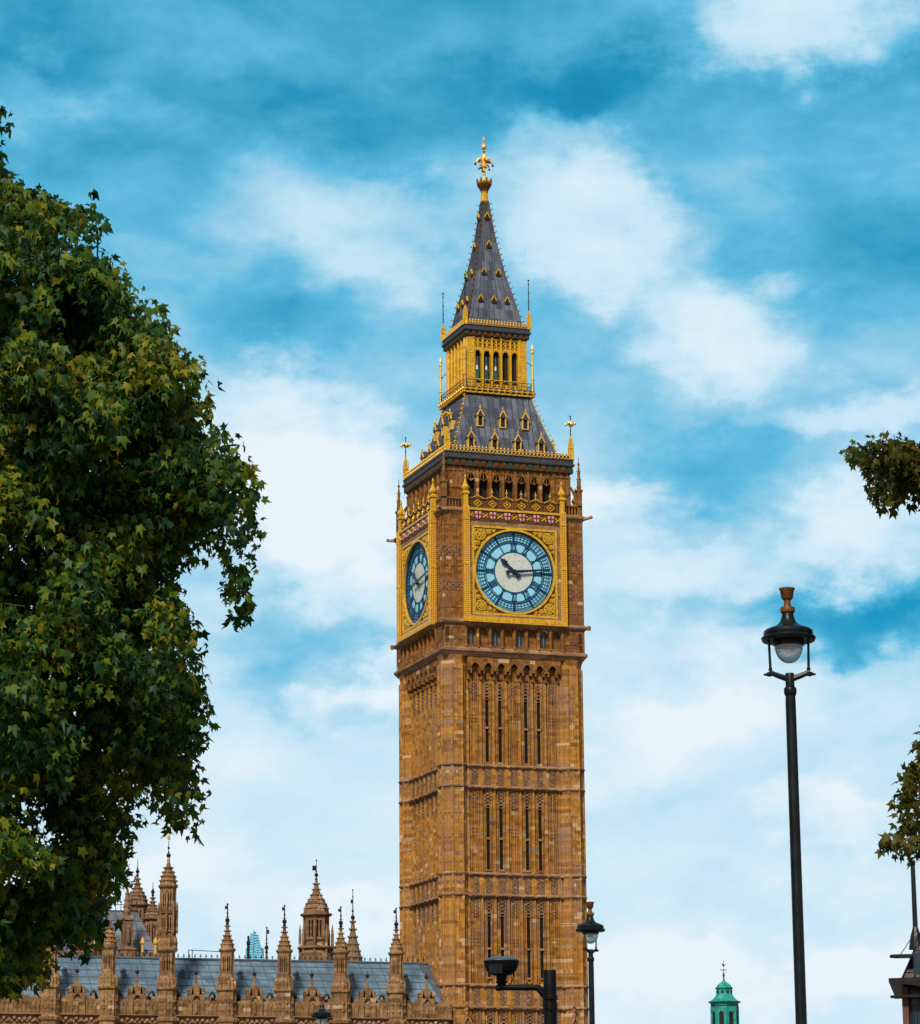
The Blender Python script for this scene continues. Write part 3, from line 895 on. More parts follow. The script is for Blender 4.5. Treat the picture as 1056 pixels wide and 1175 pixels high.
    # hands
    def hand(an, length, w0, w1, tail, tw, y, name, leaf):
        e = MB()
        s, c = sin(an), cos(an)
        def P(r, t): return (r * s + t * c, 55 + r * c - t * s)
        if leaf:
            out = [(-.2, -.10), (.2, -.14), (.75, -.11), (1.0, -.12), (1.08, -.30), (1.28, -.16), (1.32, -.24), (1.5, -.12), (length, 0)]
        else:
            out = [(-.2, -.13), (.3, -.14), (1.2, -.10), (length, -w1)]
        poly = [P(r, t) for r, t in out] + [P(r, -t) for r, t in reversed(out) if abs(t) > 1e-6]
        e.prism(poly, y, y + .05)
        tl = [(-.15, -.11), (-tail * .6, -.09), (-tail * .7, -tw), (-tail, -tw * .8), (-tail * 1.02, 0)]
        poly = [P(r, t) for r, t in tl] + [P(r, -t) for r, t in reversed(tl) if t != 0]
        e.prism(poly[::-1], y + .003, y + .047)
        e.disc(0, 55, .23 if leaf else .19, y - .03, y + .06, 20)
        return e.build(name, M['hand'], dial)
    hand(radians(-48), 1.78, .2, .05, .62, .24, -6.62, 'hour_hand', True)
    hand(radians(83), 3.30, .2, .055, .80, .20, -6.72, 'minute_hand', False)
    four(dial)
    # gilded pillars, sill, shields and cresting of each dial frame
    for s in (-1, 1):
        fp = MB()
        fp.mi = 0
        fp.box(s * 4.18, s * 4.66, -6.92, -6.2, 50.5, 60.4)
        fp.mi = 1
        for zz in (50.5, 55.35, 59.3):
            fp.box(s * 4.14, s * 4.70, -6.96, -6.2, zz, zz + .22)
        fp.mi = 2; fp.box(s * 3.93, s * 4.18, -6.74, -6.2, 51.0, 59.1); fp.mi = 1
        fp.loft([(.05, 50.6), (.05, 60.4)], 6, (s * 4.18, -6.92)); fp.loft([(.05, 50.6), (.05, 60.4)], 6, (s * 4.66, -6.92))
        four(fp.build('gilded_pillar', [M['gold_check'], M['gold'], M['moulding']], T))
    for s in (-1, 1):
        ft = MB()
        c = (s * 4.42, -6.6)
        ft.square([(.27, 60.35), (.27, 60.5), (.20, 60.55), (.20, 61.5), (.30, 61.6), (.30, 61.75), (.18, 61.85)], c)
        ft.octa([(.18, 61.85), (.32, 62.05), (.34, 62.2), (.16, 62.5), (.05, 62.9), (.09, 63.0), (.09, 63.1), (.02, 63.35)], c)
        four(ft.build('gilded_pinnacle', M['gold'], T))
    si = MB()
    si.mi = 0; si.box(-4.70, 4.70, -6.98, -6.2, 50.42, 50.52)
    si.box(-4.64, 4.64, -6.90, -6.2, 50.52, 50.92)
    for k in range(40):
        x = -4.55 + k * (9.1 / 39)
        si.box(x - .06, x + .06, -6.95, -6.88, 50.58, 50.86)
    si.mi = 1; si.box(-4.15, 4.15, -6.80, -6.2, 50.92, 51.10)
    four(si.build('gilded_sill', [M['gold'], M['moulding']], T))
    fz = MB()
    fz.mi = 0; fz.box(-4.16, 4.16, -6.72, -6.2, 58.90, 59.28)
    fz.mi = 1; fz.box(-4.16, 4.16, -6.76, -6.2, 59.28, 60.20)
    fz.mi = 2
    for k in range(7):
        x = -4.0 + k * 8.0 / 6
        fz.bar((x - .22, 59.6), (x + .22, 59.9), .12, -6.80, -6.74)
        fz.ball((x - .2, -6.8, 59.85), .08, 6, 4); fz.ball((x + .2, -6.8, 59.62), .08, 6, 4)
    fz.box(-4.16, 4.16, -6.86, -6.2, 60.20, 60.38)
    four(fz.build('shield_frieze', [M['moulding'], M['gold_dark'], M['gold']], T))
    for k in range(6):
        x = -3.33 + k * 8.0 / 6
        e = MB()
        e.prism([(x - .27, 60.08), (x - .27, 59.74), (x - .18, 59.52), (x, 59.40), (x + .18, 59.52), (x + .27, 59.74), (x + .27, 60.08)], -6.83, -6.74)
        sh = e.build('heraldic_shield', M['white_paint'], T)
        e = MB(); e.box(x - .065, x + .065, -6.85, -6.82, 59.42, 60.07); e.box(x - .265, x + .265, -6.848, -6.822, 59.74, 59.87)
        e.build('red_cross', M['red_paint'], sh)
        four(sh)
    cr = MB()
    cr.mi = 0
    cr.box(-4.2, 4.2, -6.70, -6.5, 61.22, 61.36)
    cr.box(-4.2, 4.2, -6.74, -6.46, 60.38, 60.52)
    for k in range(43):
        x = -4.1 + k * 8.2 / 42
        cr.box(x - .04, x + .04, -6.66, -6.56, 60.5, 61.25)
    cr.mi = 1
    for k in range(6):
        x = -3.33 + k * 8.0 / 6
        for sgn in (-1, 1):                                    # diamond with gable rising above the rail
            cr.bar((x - .36, 60.83), (x, 60.83 + sgn * .30), .065, -6.76, -6.60); cr.bar((x + .36, 60.83), (x, 60.83 + sgn * .30), .065, -6.759, -6.60)
            cr.bar((x + sgn * .60, 61.24), (x, 61.52), .07, -6.74, -6.58)
        cr.ball((x, -6.72, 60.83), .11, 6, 4)
        cr.loft([(.05, 61.4), (.045, 61.7), (.11, 61.8), (.11, 61.9), (.04, 61.98), (.02, 62.2)], 6, (x, -6.66))
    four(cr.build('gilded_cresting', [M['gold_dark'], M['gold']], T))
    # ---- belfry, z 60.2 .. 64.3
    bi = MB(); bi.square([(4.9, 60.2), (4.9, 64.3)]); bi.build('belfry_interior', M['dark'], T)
    bf = MB()
    xs = [-4.08 + i * 1.166 for i in range(8)]
    for x in xs:
        bf.box(x - .13, x + .13, -5.62, -5.0, 60.3, 64.3)
        bf.loft([(.10, 60.4), (.10, 64.0)], 6, (x, -5.66))
    for i in range(7):
        bf.arch(xs[i] + .12, xs[i + 1] - .12, 62.85, 64.25, -5.56, -5.2, .02, .95)
        xm = (xs[i] + xs[i + 1]) / 2
        bf.box(xs[i] + .15, xs[i + 1] - .15, -5.58, -5.0, 60.3, 61.3)
        bf.bar((xm - .3, 63.35), (xm, 63.1), .06, -5.5, -5.3); bf.bar((xm + .3, 63.35), (xm, 63.1), .06, -5.499, -5.3)
        bf.bar((xm, 63.75), (xm, 63.1), .05, -5.5, -5.3)
        bf.bar((xm - .36, 63.7), (xm, 64.2), .06, -5.62, -5.5); bf.bar((xm + .36, 63.7), (xm, 64.2), .06, -5.621, -5.5)
    for s in (-1, 1):
        bf.box(s * 4.2, s * 5.62, -5.60, -4.2, 60.3, 64.3)
        for k in range(4):
            x = s * (4.35 + k * .40)
            bf.box(x - .05, x + .05, -5.68, -5.55, 60.4, 63.9)
        bf.box(s * 4.25, s * 5.66, -5.70, -5.5, 63.85, 64.0)
        bf.box(s * 4.25, s * 5.66, -5.68, -5.5, 62.3, 62.42)
    four(bf.build('belfry_arcade', M['stone_upper'], T))
    # ---- main cornice
    c1 = MB()
    c1.square([(5.66, 64.2), (5.72, 64.3), (5.72, 64.75), (5.95, 64.9), (5.98, 64.98), (5.98, 65.1), (5.86, 65.14), (5.86, 65.42), (5.94, 65.46), (5.94, 65.54), (5.2, 65.56)])
    co = c1.build('main_cornice', M['roof_trim'], T)
    c2 = MB()
    c2.box(-5.7, 5.7, -5.76, -5.6, 64.3, 65.3); c2.box(-5.86, 5.86, -5.885, -5.8, 65.13, 65.2)
    for k in range(19):
        x = -5.55 + k * 11.1 / 18
        c2.mi = 0 if k % 3 else 1
        c2.box(x - .20, x + .20, -5.90, -5.7, 64.32, 64.78)
        c2.mi = 2
        if k % 3:
            c2.ring(x, 64.56, .06, .17, -5.94, -5.88, 10)
            c2.ball((x, -5.92, 64.56), .06, 5, 3)
    for k in range(24):
        x = -5.7 + k * 11.4 / 23
        c2.mi = 3; c2.box(x - .06, x + .06, -5.92, -5.84, 65.12, 65.42)
    b = c2.build('rosette_frieze', [M['gold_dark'], M['green_boss'], M['gold_dark'], M['roof_trim']], T); four(b)
    r = MB()
    def balus(y, half, z0, z1, nn):
        e = MB()
        e.box(-half, half, -y - .02, -y + .02, z0, z0 + .06)
        e.box(-half, half, -y - .03, -y + .03, z0 + (z1 - z0) * .52, z0 + (z1 - z0) * .60)
        for k in range(nn):
            x = -half + (k + .5) * 2 * half / nn
            e.box(x - .03, x + .03, -y - .02, -y + .02, z0, z1 - .08)
            e.ball((x, -y, z0 + .16), .10, 6, 4)
            e.loft([(.04, z1 - .22), (.11, z1 - .12), (.03, z1)], 5, (x, -y))
        return e
    bb = MB(); bb.square([(5.80, 65.5), (5.80, 65.88), (5.5, 65.9)]); bb.build('parapet_gutter', M['roof_trim'], T)
    four(balus(5.87, 5.75, 65.54, 66.10, 34).build('gilded_balustrade', M['gold_pale'], T))
    # ---- main roof
    rf = MB()
    hz = lambda z: 5.05 + (3.02 - 5.05) * (z - 65.5) / (71.75 - 65.5) - .10 * sin(pi * (z - 65.5) / 6.25)
    zs = [65.5 + i * .5 for i in range(13)]
    rf.square([(hz(z), z) for z in zs])
    for z in [65.9 + k * .98 for k in range(6)]:
        rf.square([(hz(z) + .0, z - .02), (hz(z) + .015, z), (hz(z + .03), z + .03)])
    se = MB()
    for k in range(-9, 10):
        x = k * .56
        for i in range(12):
            z0, z1 = zs[i], zs[i + 1]
            if abs(x) < hz(z1) - .1:
                se.tube((x, -hz(z0) - .01, z0), (x, -hz(z1) - .01, z1), .045, .045, 4)
    for q in (0, pi / 2, pi / 2, pi / 2):
        se.turn(q); rf.mi = 1; rf.merge(se)
    rf.mi = 0
    roof = rf.build('main_roof', [M['roof'], M['roof_trim']], T)
    hc = MB()
    for i in range(26):
        z = 65.8 + i * .235
        h = hz(z)
        hc.ball((-h - .03, -h - .03, z), .085, 5, 4)
        if i % 2: hc.tube((-h, -h, z), (-h - .16, -h - .16, z + .1), .05, .03, 5); hc.ball((-h - .18, -h - .18, z + .12), .07, 5, 3)
    four(hc.build('gilded_hip_crocket', M['gold'], roof))
    def dormer(x, z0, y_front, wd, hb, gab):
        e = MB()
        yb = y_front + 1.0
        e.mi = 0
        e.box(x - wd / 2, x - wd / 2 + .10, y_front, yb, z0, z0 + hb); e.box(x + wd / 2 - .10, x + wd / 2, y_front, yb, z0, z0 + hb)
        e.box(x - wd / 2, x + wd / 2, y_front, yb, z0 - .08, z0)
        for s in (-1, 1):
            e.prism([(x, z0 + hb + gab), (x, z0 + hb + gab - .16), (x + s * (wd / 2 - .02), z0 + hb - .05), (x + s * (wd / 2 + .10), z0 + hb - .05)][::(1 if s < 0 else -1)], y_front - .06, y_front + .06)
            for t in (.3, .65):
                e.ball((x + s * (wd / 2 + .08) * (1 - t), y_front - .02, z0 + hb + gab * t), .06, 5, 3)
        e.loft([(.04, z0 + hb + gab - .05), (.10, z0 + hb + gab + .12), (.03, z0 + hb + gab + .2), (.01, z0 + hb + gab + .36)], 6, (x, y_front))
        o_ = e.build('roof_dormer', M['gold_pale'], roof)
        e = MB(); e.prism([(x - wd / 2 - .1, z0 + hb - .06), (x + wd / 2 + .1, z0 + hb - .06), (x, z0 + hb + gab - .05)], y_front + .05, yb + .5)
        e.prism([(x - wd / 2 - .1, z0 + hb - .10), (x + wd / 2 + .1, z0 + hb - .10), (x, z0 + hb + gab * .5)], y_front - .03, y_front + .06)
        e.build('dormer_roof', M['roof_trim'], o_)
        e = MB(); e.prism([(x - wd / 2 + .1, z0), (x + wd / 2 - .1, z0), (x + wd / 2 - .1, z0 + hb - .22), (x, z0 + hb), (x - wd / 2 + .1, z0 + hb - .22)], y_front + .12, yb - .1)
        e.build('dormer_opening', M['dark'], o_)
        return o_
    ds = [dormer(x, 66.15, -hz(66.15) - .20, .62, .95, .62) for x in (-3.25, -1.08, 1.08, 3.25)] + [dormer(x, 68.45, -hz(68.45) - .20, .60, .92, .62) for x in (-2.1, 0, 2.1)]
    for o_ in ds: four(o_)
    def vane(x, y, z0, hpost, z1, rod_mat, name, r=.16, star=True):
        e = MB()
        e.square([(r, z0), (r, z0 + hpost * .5), (r * 1.35, z0 + hpost * .55), (r * .8, z0 + hpost * .62), (r * .7, z0 + hpost), (.03, z0 + hpost + .3)], (x, y))
        for k in range(4):
            a_ = pi / 4 + k * pi / 2
            e.loft([(.05, z0), (.05, z0 + hpost * .75), (.01, z0 + hpost)], 4, (x + 1.5 * r * cos(a_), y + 1.5 * r * sin(a_)))
        v = e.build(name, M['gold'], T)
        e = MB()
        e.tube((x, y, z0 + hpost), (x, y, z1 - .15), .055, .03, 6)
        for t in (.35, .6, .85): e.ball((x, y, z0 + hpost + (z1 - z0 - hpost) * t), .08, 6, 4)
        e.ball((x, y, z1 - .12), .09, 6, 4)
        e.build('vane_rod', M[rod_mat], v)
        if star:
            e = MB(); zc = z0 + hpost + (z1 - z0 - hpost) * .62
            for k in range(4):
                a_ = k * pi / 2 + pi / 4
                e.tube((x, y, zc), (x + .42 * cos(a_), y + .42 * sin(a_), zc + .05), .12, .06, 5)
                e.ball((x + .42 * cos(a_), y + .42 * sin(a_), zc), .13, 6, 4)
            e.ball((x, y, zc), .20, 6, 4, 1.3)
            e.build('vane_cross', M['gold'], v)
        return v
    four(vane(-5.72, -5.72, 65.5, 1.9, 69.6, 'roof_trim', 'corner_vane'))
    # ---- gilded lantern (belfry light), z 71.8 .. 77
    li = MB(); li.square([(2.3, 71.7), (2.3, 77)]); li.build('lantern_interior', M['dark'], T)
    bl = MB()
    bl.square([(3.0, 71.6), (3.12, 71.8), (3.30, 71.95), (3.34, 72.05), (3.34, 72.18), (3.2, 72.2)])
    bal = bl.build('lantern_gallery', M['roof_trim'], T)
    e = MB()
    e.box(-3.3, 3.3, -3.36, -3.3, 71.95, 72.03); e.box(-3.3, 3.3, -3.30, -3.1, 71.64, 71.76)
    for k in range(13):
        x = -3.2 + k * 6.4 / 12
        e.ball((x, -3.34, 71.97), .15, 6, 4); e.box(x - .06, x + .06, -3.30, -3.2, 71.6, 71.9)
        e.ball((x, -3.36, 71.72), .09, 5, 3)
    four(e.build('gallery_boss', M['gold'], bal))
    e = MB()
    e.box(-3.28, 3.28, -3.27, -3.23, 72.82, 72.87); e.box(-3.28, 3.28, -3.27, -3.23, 72.52, 72.55)
    for k in range(25):
        x = -3.24 + k * 6.48 / 24
        e.box(x - .012, x + .012, -3.262, -3.238, 72.15, 72.85)
    for s in (-1, 1): e.tube((s * 3.27, -3.27, 72.1), (s * 3.27, -3.27, 73.3), .05, .03, 6)
    four(e.build('gallery_railing', M['iron'], bal))
    lw = MB()
    lx = [-2.175 + .87 * i for i in range(6)]
    for x in lx:
        lw.box(x - .10, x + .10, -2.74, -2.2, 72.1, 77.0)
        lw.loft([(.085, 72.1), (.085, 76.7), (.14, 76.9)], 6, (x, -2.80))
    for i in range(5):
        xm = (lx[i] + lx[i + 1]) / 2
        lw.arch(lx[i] + .1, lx[i + 1] - .1, 75.35, 75.95, -2.70, -2.4, .02, .5)
        for dz in (0, .36):
            for q in (-1, 1):
                lw.bar((xm - .28, 76.1 + dz), (xm, 76.1 + dz + q * .17), .055, -2.68, -2.42); lw.bar((xm + .28, 76.1 + dz), (xm, 76.1 + dz + q * .17), .055, -2.679, -2.42)
        lw.box(lx[i] + .1, lx[i + 1] - .1, -2.69, -2.4, 76.72, 77.0)
        lw.box(xm - .05, xm + .05, -2.72, -2.42, 75.7, 76.8)
        lw.box(lx[i] + .1, lx[i + 1] - .1, -2.66, -2.2, 72.1, 72.75)
        for q in (-.2, .2):
            lw.ball((xm + q, -2.7, 72.62), .10, 6, 4); lw.ball((xm + q, -2.7, 72.95), .08, 6, 4)
        lw.box(lx[i] + .1, lx[i + 1] - .1, -2.68, -2.45, 73.05, 73.12)
    for s in (-1, 1):
        lw.box(s * 2.2, s * 2.76, -2.72, -2.0, 72.1, 77.0)
        for x in (2.30, 2.52, 2.74):
            lw.loft([(.075, 72.1), (.075, 76.8)], 6, (s * x, -2.76))
        for z in (73.2, 75.4, 76.7): lw.box(s * 2.2, s * 2.82, -2.80, -2.5, z, z + .1)
    lan = lw.build('lantern_arcade', M['gold'], T); four(lan)
    for i in range(3):
        e = MB(); xm = (lx[i] + lx[i + 1]) / 2
        e.loft([(.10, 72.9), (.20, 73.2), (.22, 74.0), (.12, 74.4), (.06, 75.2)], 8, (xm, -2.42))
        e.build('lantern_lamp', M['lantern_glass'], lan)
    def thin_pin(x, y):
        e = MB()
        e.loft([(.13, 72.1), (.12, 73.2), (.17, 73.25), (.11, 73.35), (.10, 74.6), (.15, 74.65), (.09, 74.75), (.09, 75.6), (.16, 75.75), (.12, 75.85), (.13, 76.1), (.03, 76.5)], 6, (x, y))
        sx, sy = (1 if x > 0 else -1), (1 if y > 0 else -1)
        v = e.build('gallery_pinnacle', M['gold_pale'], T)
        e = MB()
        e.path([(x, y, 74.3), (x - sx * .2, y - sy * .2, 74.75), (x - sx * .5, y - sy * .5, 75.0)], [.035, .03, .03], 5)
        e.build('pinnacle_stay', M['iron'], v)
        return v
    four(thin_pin(-3.2, -3.2))
    # ---- upper cornice
    uc = MB()
    uc.square([(2.78, 76.9), (2.85, 77.0), (2.85, 77.25), (3.08, 77.4), (3.14, 77.48), (3.14, 77.6), (3.06, 77.64), (3.06, 77.86), (3.12, 77.9), (3.12, 77.96), (2.6, 78.0)])
    uco = uc.build('upper_cornice', M['roof_trim'], T)
    e = MB()
    e.box(-2.86, 2.86, -2.90, -2.7, 77.0, 77.36)
    for k in range(11):
        x = -2.8 + k * .56
        e.mi = 0 if k % 2 else 1
        e.box(x - .16, x + .16, -3.02, -2.8, 77.02, 77.34)
        e.mi = 2; e.ring(x, 77.18, .04, .12, -3.05, -3.0, 8)
    four(e.build('upper_frieze', [M['gold_dark'], M['green_boss'], M['gold_dark']], uco))
    bb = MB(); bb.square([(2.98, 77.9), (2.98, 78.2), (2.7, 78.22)]); bb.build('upper_gutter', M['roof_trim'], uco)
    four(balus(3.05, 3.0, 77.96, 78.46, 22).build('upper_balustrade', M['gold_pale'], T))
    four(vane(-3.0, -3.0, 77.9, 1.5, 82.6, 'iron', 'upper_corner_vane', .13, False))
    # ---- spire
    SP = [(2.62, 77.95), (2.36, 79.2), (1.92, 81.2), (1.38, 83.4), (.80, 86.5), (.45, 89.0), (.30, 90.5)]
    def hs(z):
        for (h0, z0), (h1, z1) in zip(SP, SP[1:]):
            if z0 <= z <= z1: return h0 + (h1 - h0) * (z - z0) / (z1 - z0)
        return SP[-1][0]
    e = MB(); e.square(SP)
    for k in range(14):
        z = 78.7 + .82 * k
        e.square([(hs(z), z - .02), (hs(z) + .012, z), (hs(z + .03), z + .03)])
    sm_ = e
    e = MB()
    for k in range(-4, 5):
        for (h0, z0), (h1, z1) in zip(SP, SP[1:]):
            x0 = k / 4.6 * h0; x1 = k / 4.6 * h1
            e.tube((x0, -h0 - .005, z0), (x1, -h1 - .005, z1), .03, .025, 4)
    for q in (0, pi / 2, pi / 2, pi / 2):
        e.turn(q); sm_.mi = 1; sm_.merge(e)
    sm_.mi = 0
    spire = sm_.build('spire_roof', [M['roof'], M['roof_trim']], T)
    e = MB()
    for i in range(22):
        z = 78.6 + i * .55
        h = hs(z)
        e.tube((-h, -h, z), (-h - .13, -h - .13, z + .12), .05, .03, 5); e.ball((-h - .14, -h - .14, z + .13), .062, 5, 3)
    for (h0, z0), (h1, z1) in zip(SP, SP[1:]):
        e.tube((-h0, -h0, z0), (-h1, -h1, z1), .05, .045, 5)
    four(e.build('gilded_spire_crocket', M['gold_dark'], spire))
    def lucarne(x, z):
        h = hs(z)
        e = MB()
        y = -h - .16
        e.prism([(x - .20, z), (x + .20, z), (x + .20, z + .22), (x, z + .62), (x - .20, z + .22)], y, -h + .5)
        e.loft([(.03, z + .55), (.06, z + .68), (.01, z + .85)], 5, (x, y + .05))
        o_ = e.build('spire_lucarne', M['gold_dark'], spire)
        e = MB(); e.prism([(x - .13, z + .03), (x + .13, z + .03), (x + .13, z + .2), (x, z + .42), (x - .13, z + .2)], y - .012, y + .1); e.build('lucarne_opening', M['dark'], o_)
        e = MB()
        for s in (-1, 1): e.bar((x + s * .24, z + .16), (x, z + .66), .07, y - .04, y + .1)
        e.build('lucarne_gable', M['gold'], o_)
        return o_
    for x, z in ((-1.25, 80.4), (0, 80.4), (1.25, 80.4), (-.68, 83.15), (.68, 83.15), (0, 85.9), (0, 88.7)):
        four(lucarne(x, z))
    # ---- finial
    e = MB()
    e.octa([(.33, 90.45), (.36, 90.6), (.30, 90.75), (.27, 91.3), (.33, 91.45)])
    e.octa([(.20, 91.45), (.30, 91.75), (.58, 92.2), (.66, 92.3), (.66, 92.42), (.30, 92.5), (.18, 92.6)])
    fin = e.build('finial', M['gold'], T)
    e = MB()
    e.octa([(.32, 91.46), (.35, 91.6), (.62, 92.1), (.64, 92.16)])
    for k in range(8):
        a_ = k * pi / 4
        e.loft([(.07, 92.35), (.09, 92.55), (.02, 92.7)], 5, (.68 * cos(a_), .68 * sin(a_)))
    e.build('finial_crown', M['gold_dark'], fin)
    e = MB()
    e.loft([(.16, 92.5), (.11, 93.0), (.17, 93.1), (.10, 93.2), (.10, 93.7), (.24, 93.9), (.26, 94.6), (.16, 95.0), (.08, 95.15), (.08, 95.5)], 8)
    e.ball((0, 0, 95.75), .27, 8, 6); e.loft([(.10, 95.95), (.06, 96.2), (.13, 96.35), (.11, 96.5), (.02, 96.8)], 6)
    for k in range(4):
        a_ = k * pi / 2
        c_, s_ = cos(a_), sin(a_)
        e.path([(.1 * c_, .1 * s_, 94.45), (.45 * c_, .45 * s_, 94.62), (.78 * c_, .78 * s_, 94.2)], [.14, .13, .07], 6)
        e.path([(.1 * c_, .1 * s_, 94.1), (.42 * c_, .42 * s_, 94.0), (.5 * c_, .5 * s_, 93.7)], [.08, .08, .05], 5)
    e.build('finial_cross', M['gold_pale'], fin)
    e = MB()
    for k in range(4):
        a_ = k * pi / 2
        e.ball((.84 * cos(a_), .84 * sin(a_), 94.05), .13, 6, 4); e.ball((.5 * cos(a_), .5 * sin(a_), 93.62), .10, 6, 4); e.ball((.47 * cos(a_), .47 * sin(a_), 94.35), .14, 6, 4)
    e.ball((0, 0, 95.28), .13, 6, 4); e.ball((0, 0, 93.35), .14, 6, 4)
    e.build('finial_ball', M['gold_dark'], fin)
    # ---- niche gablets low on the corner turrets
    for sx in (-1, 1):
        x = sx * 4.75
        e = MB()
        for s in (-1, 1):
            e.bar((x + s * .75, 15.9), (x, 17.35), .16, -7.05, -6.6)
            for t in (.35, .7): e.ball((x + s * .75 * (1 - t) * 1.1, -6.85, 15.95 + 1.45 * t), .10, 5, 3)
        e.prism([(x - .6, 15.9), (x + .6, 15.9), (x, 17.1)], -6.9, -6.3)
        e.box(x - .8, x + .8, -7.0, -6.2, 12, 15.9)
        e.loft([(.05, 17.25), (.15, 17.5), (.05, 17.65), (.16, 17.85), (.05, 18.0), (.18, 18.2), (.02, 18.5)], 6, (x, -6.8))
        e.build('niche_gablet', M['carved'], T)
    return T
clock_tower()
# ------------------------------------------------------------------ palace
def crocket_spire(mb, c, prof, steps, r=.06, n=8):
    """Stone spirelet: tapering octagon with rings of crockets."""
    mb.octa(prof, c)
    for z, rad in steps:
        mb.octa([(rad, z - .06), (rad + .07, z), (rad + .02, z + .05)], c)
        for k in range(n):
            a = k * 2 * pi / n
            mb.ball((c[0] + (rad + .09) * cos(a), c[1] + (rad + .09) * sin(a), z), r, 5, 3)
def iron_vane(mb, x, y, z0, z1, flag=True, side=1):
    mb.tube((x, y, z0), (x, y, z1), .07, .035, 6)
    h = z1 - z0
    for t, r in ((.05, .15), (.22, .20), (.3, .09), (.55, .09), (.97, .09)):
        mb.ball((x, y, z0 + h * t), r, 6, 4)
    for t in (.12, .36):
        for k in range(4):
            a = k * pi / 2
            mb.tube((x, y, z0 + h * t), (x + .2 * cos(a), y + .2 * sin(a), z0 + h * t + .05), .03, .015, 4)
    if flag:
        mb.box(x, x + side * .22, y - .015, y + .015, z0 + h * .74, z0 + h * .90)
def turret(P, x, y, name='turret', tall=False, top='vane', zb=9.0):
    c = (x, y)
    b = MB()
    b.octa([(.74, zb), (.74, 16.4), (.86, 16.55), (.86, 16.75), (.66, 16.95), (.66, 18.9), (.80, 19.05), (.80, 19.2), (.72, 19.3)], c)
    for k in range(8):
        a = k * pi / 4 + pi / 8
        b.loft([(.09, 16.9), (.09, 18.9)], 5, (x + .70 * cos(a), y + .70 * sin(a)))
        a = k * pi / 4
        b.loft([(.05, 17.0), (.05, 18.5)], 4, (x + .68 * cos(a), y + .68 * sin(a)))
        for z in (17.5, 18.1):
            b.ball((x + .66 * cos(a), y + .66 * sin(a), z), .15, 5, 4)
    # flared, carved collar
    b.octa([(.72, 19.25), (.74, 19.6), (.66, 19.9), (.56, 20.2), (.54, 20.3)], c)
    for k in range(8):
        a = k * pi / 4
        b.loft([(.16, 19.25), (.19, 19.6), (.05, 20.15)], 4, (x + .66 * cos(a), y + .66 * sin(a)), a)
        b.ball((x + .74 * cos(a + pi / 8), y + .74 * sin(a + pi / 8), 19.9), .09, 5, 3)
    t = b.build(name, M['palace'], P)
    def shaft(z0, z1, r):
        s = MB()
        s.octa([(r * .80, z0), (r * .80, z1)], c)
        o_ = s.build('turret_opening', M['dark'], t)
        s = MB()
        for k in range(8):
            a = k * pi / 4 + pi / 8
            s.loft([(r * .17, z0), (r * .17, z1)], 6, (x + r * .98 * cos(a), y + r * .98 * sin(a)))
            a = k * pi / 4
            s.loft([(r * .09, z0), (r * .09, z1)], 5, (x + r * .90 * cos(a), y + r * .90 * sin(a)))
        s.octa([(r * .93, z0), (r, z0 + .05), (r, z0 + .25), (r * .93, z0 + .3)], c)
        s.octa([(r * .96, z1 - .42), (r * 1.0, z1 - .35), (r * 1.0, z1)], c)
        s.build('turret_shaft', M['palace'], t)
    s = MB()
    if not tall:
        shaft(20.25, 22.15, .49)
        s.octa([(.50, 22.05), (.61, 22.2), (.64, 22.26), (.64, 22.36), (.54, 22.42)], c)
        if top == 'vane':
            crocket_spire(s, c, [(.51, 22.4), (.46, 22.7), (.37, 23.0), (.24, 23.4), (.14, 23.8), (.09, 24.3), (.05, 24.7)], ((22.72, .46), (23.05, .36), (23.42, .24), (23.8, .16), (24.2, .11)), .07)
        else:
            crocket_spire(s, c, [(.56, 22.4), (.52, 22.8), (.42, 23.2), (.26, 23.6), (.12, 23.9), (.08, 24.3)], ((22.75, .53), (23.1, .45), (23.45, .34), (23.8, .2)), .085)
            s.ball((x, y, 24.3), .14, 6, 4)
        sp = s.build('spirelet', M['palace'], t)
        if top == 'vane':
            s = MB(); iron_vane(s, x, y, 24.3, 26.0, True, 1 if int(x * 10) % 2 else -1); s.build('weather_vane', M['iron'], sp)
    else:
        shaft(20.25, 22.0, .55)
        s.octa([(.56, 21.9), (.70, 22.05), (.78, 22.15), (.78, 22.3), (.66, 22.4)], c)
        for k in range(8):
            a = k * pi / 4
            s.loft([(.18, 22.3), (.2, 22.9), (.05, 23.5)], 4, (x + .62 * cos(a), y + .62 * sin(a)), a)
            s.ball((x + .75 * cos(a), y + .75 * sin(a), 22.7), .12, 5, 3)
        s.octa([(.62, 22.3), (.62, 23.6)], c)
        for zc in (25.1, 25.25): s.octa([(.64, zc - .08), (.78, zc), (.78, zc + .06), (.64, zc + .12)], c)
        for k in range(8):
            a = k * pi / 4 + pi / 8
            s.loft([(.10, 23.5), (.10, 25.6), (.03, 26.0)], 5, (x + .74 * cos(a), y + .74 * sin(a)))
        s.octa([(.56, 27.0), (.70, 27.15), (.74, 27.22), (.74, 27.36), (.62, 27.42)], c)
        crocket_spire(s, c, [(.62, 27.4), (.60, 27.7), (.50, 28.1), (.34, 28.5), (.20, 28.85), (.12, 29.2), (.08, 29.9)], ((27.7, .62), (28.05, .52), (28.4, .40), (28.75, .27)), .085)
        sp = s.build('spirelet', M['palace'], t)
        shaft(23.4, 25.1, .62); shaft(25.3, 27.05, .58)
        s = MB(); s.tube((x, y, 29.2), (x, y, 31.2), .05, .02, 6)
        for z, r in ((29.35, .12), (29.75, .2), (30.0, .08), (30.35, .11)): s.ball((x, y, z), r, 6, 4)
        s.build('finial_rod', M['iron'], sp)
